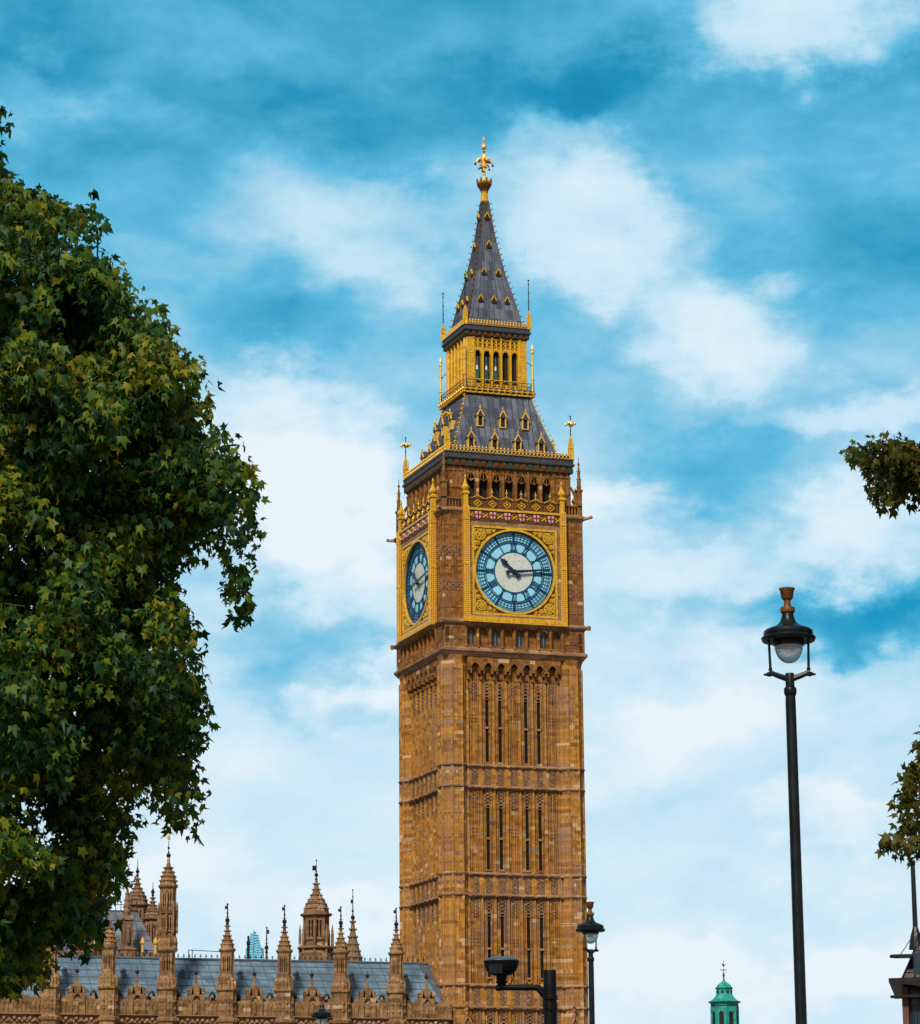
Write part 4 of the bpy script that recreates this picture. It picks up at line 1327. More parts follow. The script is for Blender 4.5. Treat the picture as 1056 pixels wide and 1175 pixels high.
        s = MB(); s.box(x - .12, x + .12, y - .02, y + .02, 31.0, 31.35); s.tube((x, y, 30.9), (x, y, 31.6), .03, .02, 5); s.build('gilt_vane', M['gold'], sp)
    return t
def palace():
    XL, XR, YF = -52.0, -6.35, -6.9
    P = thing('palace_range', 'gothic stone palace range with long blue grey plate roof and crocketed turrets', 'building', (0, 0, 0))
    w = MB()
    w.box(XL, XR, YF, 2.6, 0, 16.4)
    x = XL
    while x < XR:                                            # pilaster strips and window heads on the wall below
        w.box(x, x + .22, YF - .16, YF + .05, 0, 16.3); x += 1.19
    w.build('wall', M['palace'], P)
    c = MB()
    c.box(XL, XR + .3, YF - .22, YF + .1, 16.9, 17.06); c.box(XL, XR + .3, YF - .34, YF + .1, 16.98, 17.03)
    c.box(XL, XR + .2, YF - .12, YF + .1, 15.9, 16.05)
    c.build('cornice', M['moulding'], P)
    c = MB()
    x = XL + .2
    while x < XR:
        c.ball((x, YF - .1, 16.62 + .08 * sin(x * 9)), .17, 6, 4); c.ball((x + .2, YF - .06, 16.45), .13, 5, 3); x += .41
    c.box(XL, XR, YF + .02, YF + .3, 16.3, 16.95)
    c.build('carved_frieze', M['carved'], P)
    # panelled parapet with an embattled top
    p = MB()
    p.box(XL, XR + .25, YF + .05, YF + .40, 17.0, 18.18)
    p.box(XL, XR + .25, YF - .02, YF + .46, 18.10, 18.22)
    x = XL; k = 0
    while x < XR + .1:
        p.box(x - .05, x + .05, YF - .03, YF + .1, 17.0, 18.15)
        p.arch(x + .05, x + .30, 17.75, 18.1, YF - .015, YF + .1, .01, .22)
        if k % 3 != 1: p.prism([(x + .02, 18.2), (x + .33, 18.2), (x + .33, 18.42), (x + .25, 18.52), (x + .10, 18.52), (x + .02, 18.42)], YF + .08, YF + .34)
        x += .35; k += 1
    p.build('parapet', M['palace'], P)
    bx = [-39.56, -34.89, -30.15, -25.21, -20.43, -15.65, -10.89]
    for i, x in enumerate(bx):
        turret(P, x, YF - .05, tall=(i == 2), top='vane' if i not in (1,) else 'ball')
    # niche gablets between the turrets
    for x in (-44.4, -37.4, -32.55, -27.72, -22.88, -18.06, -13.35, -8.25):
        g = MB()
        y0 = YF - .12
        for s in (-1, 1):
            g.box(x + s * .36, x + s * .66, y0, YF + .42, 17.0, 18.75)
            g.prism([(x + s * .66, 18.7), (x + s * .66, 19.05), (x + s * .60, 19.18), (x + s * .30, 19.26), (x + s * .22, 18.7)][::(1 if s < 0 else -1)], y0, YF + .42)
            g.box(x + s * .70, x + s * .58, y0 - .06, YF + .42, 19.0, 19.12)
        g.box(x - .40, x + .40, YF + .12, YF + .42, 17.0, 18.75)
        g.arch(x - .36, x + .36, 18.2, 18.75, y0 + .02, YF + .3, .03, .4)
        g.prism([(x - .42, 18.7), (x + .42, 18.7), (x + .34, 19.25), (x + .12, 19.5), (x - .12, 19.5), (x - .34, 19.25)], y0, YF + .35)
        g.octa([(.13, 19.4), (.15, 19.5), (.10, 19.6), (.055, 20.1), (.09, 20.18), (.05, 20.25)], (x, YF + .1))
        g.loft([(.10, 17.2), (.16, 17.35), (.13, 17.9), (.06, 18.0), (.11, 18.15), (.02, 18.3)], 6, (x, YF))
        o_ = g.build('niche_gablet', M['palace'], P)
        g = MB(); g.ball((x, YF + .1, 20.42), .17, 8, 5); g.loft([(.08, 20.25), (.15, 20.32), (.05, 20.4)], 6, (x, YF + .1)); g.tube((x, YF + .1, 20.5), (x, YF + .1, 20.85), .03, .02, 5)
        g.build('iron_ball', M['iron'], o_)
    # roof: plates on a steep slope, with seams
    YE, YR, ZE, ZR, XH = -6.35, -2.0, 18.25, 21.85, -7.35
    e = MB()
    e.add([(XL, YE, ZE), (XH + .75, YE, ZE), (XH, YR, ZR), (XL, YR, ZR), (XL, 2.4, ZE), (XH + .75, 2.4, ZE)], [(0, 1, 2, 3), (3, 2, 5, 4), (0, 3, 4), (0, 4, 5, 1), (1, 5, 2)])
    rf = e.build('roof', M['palace_roof'], P)
    e = MB()
    def on_roof(x, t, lift=.02):
        return (x, YE + (YR - YE) * t, ZE + (ZR - ZE) * t + lift)
    for t in (.02, .19, .36, .53, .70, .87):
        e.tube(on_roof(XL, t), on_roof(XH + .75 - .75 * t, t), .04, .04, 4)
    x = XL + .3
    while x < XH:
        e.tube(on_roof(x, 0), on_roof(x, 1), .035, .035, 4); x += .93
    e.tube((XH + .75, YE, ZE), (XH, YR, ZR + .03), .07, .07, 5)
    e.tube((XL, YR, ZR + .05), (XH, YR, ZR + .05), .12, .12, 6)
    e.build('roof_seam', M['roof_seam'], rf)
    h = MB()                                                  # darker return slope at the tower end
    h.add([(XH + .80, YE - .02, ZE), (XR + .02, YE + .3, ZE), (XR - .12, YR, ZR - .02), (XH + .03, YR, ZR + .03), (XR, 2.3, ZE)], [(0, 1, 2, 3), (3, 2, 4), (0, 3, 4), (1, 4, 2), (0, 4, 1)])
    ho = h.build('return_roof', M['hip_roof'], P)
    h = MB(); h.tube((XR + .02, YE + .3, ZE), (XR - .12, YR, ZR), .07, .07, 5); h.tube((XH, YR, ZR + .06), (XR - .12, YR, ZR + .04), .10, .10, 5)
    h.build('roof_seam', M['roof_seam'], ho)
    for x in (-42.5, -37.8, -33.0, -28.1, -23.3, -18.5, -13.8, -9.1):
        v = MB(); y = -3.7; z = ZE + (ZR - ZE) * (y - YE) / (YR - YE)
        v.box(x - .17, x + .17, y - .35, y + .4, z - .30, z + .26)
        v.prism([(x - .24, z + .24), (x + .24, z + .24), (x, z + .48)], y - .42, y + .5)
        v.build('roof_vent', M['roof_seam'], P)
    for x in (-35.9, -33.9, -31.2, -29.1, -26.2, -24.2, -21.4, -19.4, -16.6, -14.7, -11.9, -9.8):
        v = MB(); v.loft([(.30, 18.3), (.34, 18.5), (.26, 18.75), (.10, 18.95), (.03, 19.1)], 8, (x, YF + .75)); v.build('gutter_cowl', M['iron'], P)
    cr = MB(); x = XL
    cr.box(XL, XR - .3, YR - .02, YR + .02, ZR + .10, ZR + .15)
    while x < XR - .4:
        cr.tube((x, YR, ZR + .1), (x, YR, ZR + .42), .03, .02, 4); cr.ball((x, YR, ZR + .40), .07, 5, 3)
        cr.box(x - .11, x + .11, YR - .02, YR + .02, ZR + .26, ZR + .31); x += .47
    cr.build('ridge_cresting', M['iron'], P)
    sc = MB()                                                 # guard rail beside the ridge
    x0, x1 = -27.0, -23.6
    for x in (x0, x0 + .3, x1): sc.tube((x, YR + .6, ZR - .6), (x, YR + .6, ZR + .85), .035, .035, 5)
    sc.tube((x0, YR + .6, ZR + .85), (x1 , YR + .6, ZR + .75), .03, .03, 5)
    sc.build('roof_rail', M['iron'], P)
palace()
def octagon_turret(name, label, cat, X, Y, z0, z1, z2, r, mat, tip='rod', parent=None, windows=True):
    """Octagonal turret: shaft z0..z1 with openings, crocketed cap, finial up to z2."""
    b = MB(); c = (X, Y)
    b.octa([(r * 1.15, z0 - 6), (r * 1.15, z0), (r, z0 + .3), (r, z1 - (z1 - z0) * .55)], c)
    if windows:
        zb = z1 - (z1 - z0) * .55
        for k in range(8):
            a = k * pi / 4 + pi / 8
            b.loft([(r * .17, zb), (r * .17, z1)], 6, (X + r * .98 * cos(a), Y + r * .98 * sin(a)))
            b.loft([(r * .10, zb), (r * .10, z1)], 5, (X + r * .92 * cos(a + pi / 8), Y + r * .92 * sin(a + pi / 8)))
        b.octa([(r, zb - .3), (r * 1.12, zb - .15), (r * 1.12, zb), (r * .9, zb + .1)], c)
        b.octa([(r * .9, z1 - .5), (r, z1 - .4), (r, z1)], c)
    else:
        b.octa([(r, z1 - (z1 - z0) * .56), (r, z1)], c)
    t = b.build(name, mat, parent)
    if windows:
        s = MB(); s.octa([(r * .8, zb), (r * .8, z1 - .1)], c); s.build('turret_opening', M['dark'], t)
    s = MB(); h = z2 - z1
    s.octa([(r, z1 - .1), (r * 1.25, z1 + .05), (r * 1.3, z1 + .12), (r * 1.3, z1 + .25), (r * 1.05, z1 + .3)], c)
    crocket_spire(s, c, [(r * 1.05, z1 + .28), (r * .95, z1 + h * .17), (r * .72, z1 + h * .27), (r * .42, z1 + h * .37), (r * .24, z1 + h * .47), (r * .12, z1 + h * .62), (.05, z1 + h * .75)],
                  tuple((z1 + h * q, r * w_) for q, w_ in ((.14, 1.0), (.22, .85), (.30, .65), (.38, .44), (.48, .27), (.58, .2))), .085)
    sp = s.build('spirelet', mat, t)
    s = MB(); s.tube((X, Y, z1 + h * .62), (X, Y, z2), .06, .025, 5)
    for q, rr in ((.66, .15), (.74, .2), (.80, .1)): s.ball((X, Y, z1 + h * q), rr, 6, 4)
    if tip == 'vane':
        s.box(X - .38, X, Y - .02, Y + .02, z2 - .95, z2 - .5); s.ball((X, Y, z2), .09, 5, 3)
    s.build('finial_rod', M['iron'], sp)
    return t
def rear_buildings():
    # stair turret that rises behind the long roof
    P = thing('ventilation_turret', 'large octagonal stone turret with paired openings and vane, rising behind the palace roof', 'turret', (-8.27, 25, 0))
    t = octagon_turret('turret', None, None, 0, 0, 24.6, 28.3, 33.5, 1.06, M['rear_stone'], 'vane', P)
    e = MB()
    e.octa([(1.55, 0), (1.55, 24.2), (1.45, 24.9), (1.25, 25.4)]); e.octa([(1.40, 25.2), (1.62, 25.35), (1.62, 25.5), (1.2, 25.6)])
    for k in range(8):
        a = k * pi / 4 + pi / 8
        e.loft([(.14, 23), (.14, 26.6), (.02, 27.6)], 5, (1.5 * cos(a), 1.5 * sin(a)))
        e.ball((1.5 * cos(a), 1.5 * sin(a), 27.0), .14, 5, 3)
        for z in (23.6, 24.2, 24.8): e.ball((1.42 * cos(a + pi / 8), 1.42 * sin(a + pi / 8), z), .15, 5, 3)
    e.build('turret_base', M['rear_stone'], P)
    # slim spire beside it
    P = thing('slim_spire', 'slim green brown crocketed spire behind the palace roof, right of the large octagonal turret', 'spire', (-4.73, 25, 0))
    e = MB(); e.octa([(.95, 0), (.95, 23.9), (1.05, 24.0), (1.05, 24.15), (.9, 24.25)]); e.build('spire_base', M['rear_stone'], P)
    e = MB(); crocket_spire(e, (0, 0), [(.88, 24.2), (.66, 25.0), (.42, 26.0), (.22, 27.0), (.1, 28.2), (.05, 28.8)], ((24.6, .80), (25.2, .62), (25.8, .47), (26.5, .34), (27.2, .22), (27.9, .14)), .11)
    sp = e.build('spirelet', plain('lead_brown_spire', (0.20, 0.135, 0.075), 0.7, 0, 0.4), P)
    e = MB(); e.tube((0, 0, 28.2), (0, 0, 30.9), .06, .03, 5)
    for z, r in ((28.3, .22), (28.9, .12), (30.2, .08), (30.85, .08)): e.ball((0, 0, z), r, 6, 4)
    e.box(-.2, 0, -.02, .02, 29.6, 29.95); e.build('finial_rod', M['iron'], sp)
    # small spirelet seen over the ridge near the skyscraper
    p = on_y(306, 1100, 12.0)
    P = thing('roof_finial', 'slim vaned finial rising over the palace ridge beside the pale hazy skyscraper', 'finial', (p.x, 12.0, 0))
    e = MB(); e.octa([(.3, 0), (.3, 21.4), (.42, 21.5), (.42, 21.65), (.3, 21.75)]); crocket_spire(e, (0, 0), [(.3, 21.7), (.24, 22.4), (.14, 23.1), (.06, 23.9)], ((22.0, .28), (22.5, .24), (23.0, .17)), .07); e.build('stone_shaft', M['rear_stone'], P)
    e = MB(); iron_vane(e, 0, 0, 23.7, 26.0); e.build('weather_vane', M['iron'], P)
    p = on_y(285, 1100, 12.0)
    P = thing('flue_pipe', 'plain dark flue pipe standing beyond the palace ridge next to the pale skyscraper', 'pipe', (p.x, 12.0, 0))
    e = MB(); e.loft([(.13, 0), (.13, 24.4), (.17, 24.45), (.17, 24.7), (.10, 24.75), (.10, 25.2)], 8); e.build('pipe', M['iron'], P)
    # pavilion behind the left part of the range
    P = thing('palace_pavilion', 'square palace pavilion with steep slate roof and cluster of stone turrets behind the long range', 'building', (-25.0, 32, 0))
    ox, oy = -25.0, 32.0
    w = MB(); w.box(-9, 2.9, -5, 5, 0, 24.2); w.box(-9.1, 3.0, -5.1, 5.1, 24.0, 24.3)
    x = -9
    while x < 2.9: w.box(x, x + .35, -5.05, -4.8, 24.3, 24.9); x += .7
    w.build('wall', M['rear_stone'], P)
    r = MB()
    r.add([(-8.6, -4.5, 24.2), (2.75, -4.5, 24.2), (2.75, 4.5, 24.2), (-8.6, 4.5, 24.2), (-6.4, -1.3, 28.9), (1.1, -1.3, 28.9), (1.1, 1.3, 28.9), (-6.4, 1.3, 28.9)],
          [(3, 2, 1, 0), (4, 5, 6, 7), (0, 1, 5, 4), (1, 2, 6, 5), (2, 3, 7, 6), (3, 0, 4, 7)])
    ro = r.build('roof', M['rear_roof'], P)
    r = MB()
    for t in (.2, .4, .6, .8): 
        r.tube((-8.6 + 2.2 * t, -4.5 + 3.2 * t, 24.2 + 4.7 * t + .02), (2.75 - 1.65 * t, -4.5 + 3.2 * t, 24.2 + 4.7 * t + .02), .05, .05, 4)
    for k in range(9):
        x = -6.0 + k * .85
        r.tube((x * 1.1, -4.5, 24.22), (x, -1.3, 28.92), .05, .05, 4)
    r.build('roof_seam', M['roof_seam'], ro)
    r = MB(); x = -6.4
    r.box(-6.4, 1.1, -1.33, -1.27, 28.9, 29.0); r.box(-6.4, 1.1, -1.33, -1.27, 29.5, 29.56)
    while x < 1.1:
        r.tube((x, -1.3, 28.9), (x, -1.3, 29.9), .04, .03, 4); r.ball((x, -1.3, 29.75), .09, 5, 3); x += .5
    r.build('ridge_cresting', M['iron'], ro)
    s = MB(); s.box(-1.25, -.05, -2.9, -1.9, 26.6, 27.4); s.build('skylight', plain('skylight_glass', (0.30, 0.42, 0.50), 0.2, 0, 0.2), ro)
    octagon_turret('turret', None, None, -22.64 - ox, 36 - oy, 25.8, 29.9, 34.4, .90, M['rear_stone'], 'rod', P)
    octagon_turret('turret', None, None, -21.75 - ox, 33.4 - oy, 24.0, 28.4, 32.0, .70, M['rear_stone'], 'rod', P)
    octagon_turret('turret', None, None, -29.2 - ox, 28 - oy, 23.4, 28.0, 32.0, 1.25, M['rear_stone'], 'rod', P)
    octagon_turret('turret', None, None, -32.6 - ox, 28 - oy, 21.4, 25.2, 28.5, .8, M['rear_stone'], 'rod', P, False)
    X, Y = -25.75 - ox, 26.6 - oy
    e = MB()                                                   # square pinnacle with a niche
    e.square([(.66, 15), (.66, 24.9), (.74, 25.0), (.74, 25.1), (.44, 25.3), (.44, 27.6), (.56, 27.7), (.56, 27.85), (.36, 28.0)], (X, Y))
    e.octa([(.34, 28.0), (.30, 28.6), (.22, 29.6), (.06, 30.7), (.1, 30.75), (.02, 31.0)], (X, Y))
    for z, q in ((28.4, .42), (28.9, .34), (29.5, .26), (30.1, .17)):
        for k in range(4): e.ball((X + q * cos(k * pi / 2), Y + q * sin(k * pi / 2), z), .09, 5, 3)
    for s_ in (-1, 1): e.box(X + s_ * .30, X + s_ * .48, Y - .54, Y, 25.3, 27.6)
    e.loft([(.14, 25.6), (.2, 25.9), (.15, 26.7), (.08, 26.85), (.13, 27.0), (.02, 27.2)], 6, (X, Y - .6))
    pn = e.build('niche_pinnacle', M['rear_stone'], P)
    e = MB(); e.tube((X, Y, 30.9), (X, Y, 32.0), .03, .015, 5); e.build('finial_rod', M['gold'], pn)
    for k in (1.5, 2.7):
        e = MB(); e.loft([(.14, 24.6), (.1, 25.6), (.2, 25.7), (.2, 25.9), (.02, 26.3)], 6, (k - .6, -4.7)); e.build('gilt_knob', M['gold_pale'], P)
rear_buildings()
# ------------------------------------------------------------------ skyscraper, copper lantern, bronze building
def skyscraper():
    DEP = 3000.0
    b = at(292, 1104, DEP)
    P = thing('skyscraper', 'glass skyscraper, coloured pale for haze, tapering to open shards, tiny in the distance over the palace roof', 'skyscraper', (b.x, b.y, 0), -YAW)
    z0 = b.z; s = DEP / FPX                                    # metres per photo pixel there
    top = at(292, 1066, DEP).z
    w0 = 11.5 * s
    shards = [(-.52, .0, 0, .93), (.02, .12, .25, 1.0), (.55, .25, .1, .90)]
    for (c, off, yy, hh) in shards:
        e = MB()
        zt = z0 + (top - z0) * hh
        xb = c * w0; wb = w0 * .43
        xt = c * w0 * .45; wt_ = w0 * .12
        e.add([(xb * 2.2 - wb * 2.2, -6 + yy * 8, 0), (xb * 2.2 + wb * 2.2, -6 + yy * 8, 0), (xb * 2.2 + wb * 2.2, 10, 0), (xb * 2.2 - wb * 2.2, 10, 0),
               (xb - wb, -3 + yy * 8, z0), (xb + wb, -3 + yy * 8, z0), (xb + wb, 5, z0), (xb - wb, 5, z0),
               (xt - wt_, -.5 + yy * 2, zt), (xt + wt_, -.5 + yy * 2, zt - 3), (xt + wt_, 1, zt - 3), (xt - wt_, 1, zt)],
              [(0, 1, 5, 4), (1, 2, 6, 5), (2, 3, 7, 6), (3, 0, 4, 7), (4, 5, 9, 8), (5, 6, 10, 9), (6, 7, 11, 10), (7, 4, 8, 11), (8, 9, 10, 11), (3, 2, 1, 0)])
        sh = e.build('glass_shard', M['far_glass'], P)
        e = MB()
        for k in range(12):
            t = k / 12
            xx = xb + (xt - xb) * t; ww = (wb + (wt_ - wb) * t) * 1.05; zz = z0 + (zt - z0) * t
            e.box(xx - ww, xx + ww, -3.4 + yy * 8 * (1 - t) + 2.4 * t, 4, zz, zz + .6)
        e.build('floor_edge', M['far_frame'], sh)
    e = MB(); e.box(-w0 * .9, w0 * .9, 3, 9, 0, z0 + 14); e.build('core', plain('skyscraper_core', (0.08, 0.40, 0.62), 0.4, 0, 0.2, 0.1), P)  # core in the same haze blue as the glass
skyscraper()
def copper_lantern():
    DEP = 400.0
    p = at(830.2, 1106, DEP)
    P = thing('copper_lantern_tower', 'green copper lantern with small dome and weathercock on a brick tower', 'tower', (p.x, p.y, 0), -YAW + radians(25) - pi / 8 + pi / 8)
    def Z(yz): return at(830.2, 1080 + yz / 10.56, DEP).z
    S = DEP / FPX / 10.56
    e = MB()
    e.octa([(150 * S, Z(1400)), (150 * S, Z(800)), (158 * S, Z(770)), (160 * S, Z(758)), (182 * S, Z(750)), (182 * S, Z(738)), (150 * S, Z(728)), (120 * S, Z(700)), (96 * S, Z(665)), (88 * S, Z(640)), (86 * S, Z(590)), (100 * S, Z(580)), (100 * S, Z(570)), (88 * S, Z(560)), (76 * S, Z(540)), (54 * S, Z(518)), (26 * S, Z(498)), (13 * S, Z(478)), (10 * S, Z(455)), (10 * S, Z(445))])
    for k in range(8):
        a = pi / 8 + k * pi / 4; R = 150 * S / cos(pi / 8)
        e.loft([(.14, Z(1300)), (.14, Z(800))], 6, (R * cos(a), R * sin(a)))
        a = pi / 8 + k * pi / 4; R = 86 * S / cos(pi / 8)
        e.loft([(.07, Z(660)), (.07, Z(590))], 6, (R * cos(a), R * sin(a)))
    e.build('copper_drum', M['copper'], P)
    e = MB(); e.octa([(153 * S, Z(800)), (158 * S, Z(790)), (153 * S, Z(780))]); e.octa([(183 * S, Z(752)), (184 * S, Z(746)), (183 * S, Z(742))]); e.octa([(101 * S, Z(578)), (101 * S, Z(572))]); e.build('cornice', M['copper_dark'], P)
    for k in range(8):
        a = k * pi / 4 - pi / 2
        for (zl, zh, wd, R) in ((690, 600, 15, 86), (1300, 860, 29, 150)):
            e = MB(); w_ = wd * S
            e.prism([(-w_, Z(zl)), (w_, Z(zl)), (w_, Z(zh) - w_), (w_ * .7, Z(zh) - w_ * .3), (0, Z(zh)), (-w_ * .7, Z(zh) - w_ * .3), (-w_, Z(zh) - w_)], -R * S - .03, -R * S + .2)
            e.turn(k * pi / 4)
            e.build('louvre_opening', M['dark'], P)
    e = MB()
    e.loft([(.03, Z(450)), (.10, Z(440)), (.18, Z(415)), (.10, Z(390)), (.03, Z(372)), (.03, Z(230))], 8)
    e.tube((-.45, 0, Z(350)), (.45, 0, Z(350)), .05, .05, 6); e.tube((0, -.45, Z(350)), (0, .45, Z(350)), .05, .05, 6)
    wv = e.build('weather_vane', M['copper_dark'], P)
    e = MB(); e.prism([(-.22, Z(285)), (-.12, Z(300)), (.05, Z(305)), (.22, Z(295)), (.38, Z(270)), (.26, Z(282)), (.12, Z(288)), (0, Z(285)), (-.10, Z(272)), (-.2, Z(275))], -.03, .03)
    e.build('weathercock', M['iron'], wv)
    e = MB(); e.box(-2.6, 2.6, -2.6, 2.6, 0, Z(1290)); e.box(-2.8, 2.8, -2.8, 2.8, Z(1330), Z(1290) + .02); e.build('brick_tower', M['brick'], P)
copper_lantern()
def bronze_building():
    DEP = 200.0
    p = at(1021, 1127, DEP)
    P = thing('bronze_roofed_building', 'dark bronze office building with ribbed roof, projecting eave and tall flue', 'building', (p.x, p.y, 0), -YAW - radians(9.5))
    s = DEP / FPX; ze = p.z
    e = MB(); e.box(.75, 14, .8, 13, 0, ze - .3)
    e.build('wall', M['bronze'], P)
    for k in range(6):
        x = .55 + k * 2.1
        e = MB(); e.box(x - .05 + .25, x + .35 + .25, .45, 1.0, 0, ze - .35); e.build('stone_pier', M['sandstone_pier'], P)
        e = MB(); e.box(x + .85, x + 1.9, .74, .9, ze - 5.5, ze - .6)
        w = e.build('window', M['window'], P)
        e = MB()
        for zz in (-5.5, -3.0, -.6): e.box(x + .75, x + 2.0, .60, .92, ze + zz - .07, ze + zz + .07)
        e.box(x + 1.32, x + 1.42, .62, .9, ze - 5.5, ze - .6)
        for q in range(5): e.box(x + .9 + q * .22, x + .94 + q * .22, .40, .46, ze - 2.8, ze - 1.5)
        e.box(x + .8, x + 1.95, .38, .48, ze - 1.55, ze - 1.47)
        e.build('window_frame', M['bronze_black'], w)
    e = MB()                                                   # projecting eave slabs and light shelves
    e.prism([(-.05, ze - .02), (2.0, ze - .35), (14.5, ze - .35), (14.5, ze + .25), (2, ze + .25), (-.05, ze + .22)], -.6, 13)
    e.build('eave', M['bronze_black'], P)
    e = MB(); e.box(.25, 14.5, -.2, 1.2, ze - 1.02, ze - .86); e.loft([(.35, ze - 1.02), (.35, ze - .86)], 12, (.35, .3)); e.build('light_shelf', M['bronze_black'], P)
    # steep ribbed roof
    def rp(t): return (.75 + 1.55 * t, .9 + 1.6 * t, ze + .2 + 3.3 * t)
    r = MB()
    x0, y0, z0 = rp(0); x1, y1, z1 = rp(1)
    r.add([(x0, y0, z0), (14, y0, z0), (14, 12.5, z0), (x0, 12.5, z0), (x1, y1, z1), (13, y1, z1), (13, 11, z1), (x1, 11, z1)], [(3, 2, 1, 0), (4, 5, 6, 7), (0, 1, 5, 4), (1, 2, 6, 5), (2, 3, 7, 6), (3, 0, 4, 7)])
    ro = r.build('roof', M['bronze'], P)
    r = MB()
    for k in range(14):
        x = .8 + k * .75
        r.tube((x, y0, z0), (x + 1.4 - .06 * k, y1, z1), .06, .06, 5)
        r.tube((x0, y0 + k * .75, z0), (x1, y1 + k * .68, z1), .06, .06, 5)
    for t in (.15, .3, .45, .6, .75, .9):
        a = rp(t); r.tube(a, (13.8, a[1], a[2]), .045, .045, 4); r.tube(a, (a[0], 12, a[2]), .045, .045, 4)
    r.build('roof_rib', M['bronze_black'], ro)
    for k in range(2):
        e = MB(); x = 1.55 + k * 2.6
        e.box(x, x + 1.0, y0 + .2, y0 + 1.2, z0 + .3, z0 + 1.8); e.box(x + .12, x + .88, y0 + .14, y0 + .25, z0 + .4, z0 + 1.65); e.build('roof_window', M['window'], ro)
    e = MB(); zz = at(1030, 1096, DEP).z
    e.box(.35, 1.6, .4, 1.4, zz - .08, zz + .12); e.loft([(.38, zz - .08), (.42, zz + .02), (.38, zz + .12)], 12, (.45, .8))
    e.tube((.75, .8, zz + .1), (1.9, 1.6, zz + 1.8), .03, .03, 5)
    e.build('roof_fin', M['bronze_black'], P)
    q = (1052 - 1021) * s
    e = MB(); zt = at(1052, 985, DEP).z
    e.loft([(.5, z1 - 1.2), (.35, z1 - .3), (.17, z1 + .3), (.15, zt), (.19, zt + .02), (.19, zt + .3)], 10, (q, 2.4)); e.build('flue', M['bronze_black'], P)
bronze_building()
# ------------------------------------------------------------------ street lamps
def street_lamp(px, py_top, depth, arm_angle, label):
    p = at(px, py_top, depth)
    H = p.z
    P = thing('street_lamp', label, 'street lamp', (p.x, p.y, 0), arm_angle, 'street lamps in the square')
    K = 1 / 693.0
    Z = lambda yz: H - (yz - 125) * K
    b = MB()
    b.loft([(.24, 0), (.24, .12), (.19, .2), (.16, .9), (.19, 1.0), (.13, 1.15), (.095, 1.4), (.080, 2.5), (.072, Z(1250)), (.068, Z(1175)), (.080, Z(1165)), (.088, Z(1140)), (.088, Z(1110)), (.080, Z(1095)), (.062, Z(1085)), (.063, Z(965)), (.058, Z(955))], 16)
    b.build('pole', M['lamp_paint'], P, True)
    b = MB()
    for s in (-1, 1):
        b.path([(s * .03, 0, Z(1010)), (s * .17, 0, Z(975)), (s * .27, 0, Z(945))], [.042, .038, .032], 8)
        b.loft([(.022, Z(985)), (.075, Z(972)), (.06, Z(955)), (.02, Z(940))], 8, (s * .275, 0))
        b.tube((s * .27, 0, Z(962)), (s * .36, 0, Z(968)), .028, .012, 6)
        b.tube((s * .262, 0, Z(950)), (s * .275, 0, Z(600)), .019, .017, 8)
        b.loft([(.03, Z(925)), (.024, Z(900))], 8, (s * .264, 0))
    b.build('bracket', M['lamp_paint'], P, True)
    b = MB()
    b.loft([(.20, Z(640)), (.36, Z(645)), (.372, Z(630)), (.380, Z(612)), (.365, Z(600)), (.345, Z(596)), (.345, Z(590)), (.335, Z(588)), (.345, Z(575)), (.338, Z(545)), (.31, Z(530)), (.26, Z(515)), (.19, Z(498)), (.135, Z(475)), (.105, Z(445)), (.085, Z(405)), (.078, Z(368))], 32)
    cap = b.build('lamp_cap', M['lamp_paint'], P, True)
    b = MB(); b.loft([(.085, Z(370)), (.10, Z(360)), (.104, Z(335)), (.10, Z(315)), (.055, Z(305)), (.046, Z(270)), (.05, Z(245)), (.066, Z(235)), (.08, Z(225)), (.098, Z(150)), (.112, Z(135)), (.112, Z(127)), (.095, Z(125)), (.08, Z(150))], 24)
    b.build('gilt_finial', M['lamp_gold'], cap, True)
    b = MB(); b.loft([(.205, Z(690)), (.215, Z(685)), (.215, Z(640)), (.20, Z(638))], 24); b.build('globe_ring', M['lamp_paint'], P, True)
    b = MB()
    b.loft([(.004, Z(857))] + [(.198 * sin(t * pi / 2 / 8), Z(690) - .243 * cos(t * pi / 2 / 8) + 0.0) for t in range(1, 9)] + [(.195, Z(665))], 24)
    b.build('glass_globe', M['lamp_glass'], P, True)
    b = MB(); b.loft([(.03, Z(760)), (.055, Z(740)), (.05, Z(700)), (.03, Z(690))], 10); b.build('bulb', plain('lamp_bulb_%d' % px, (0.55, 0.58, 0.58), 0.3, 0, 0.05), P, True)
    return P
street_lamp(903, 675, 42.0, -YAW, 'tallest and nearest black street lamp with gilt finial, alone against the sky')
street_lamp(677, 1035, 77.0, -YAW + radians(56), 'mid sized black street lamp with glass bowl, beside the clock tower shaft')
street_lamp(369.5, 1143, 108.0, -YAW + radians(80), 'farthest street lamp, its black cap just showing in front of the palace parapet')
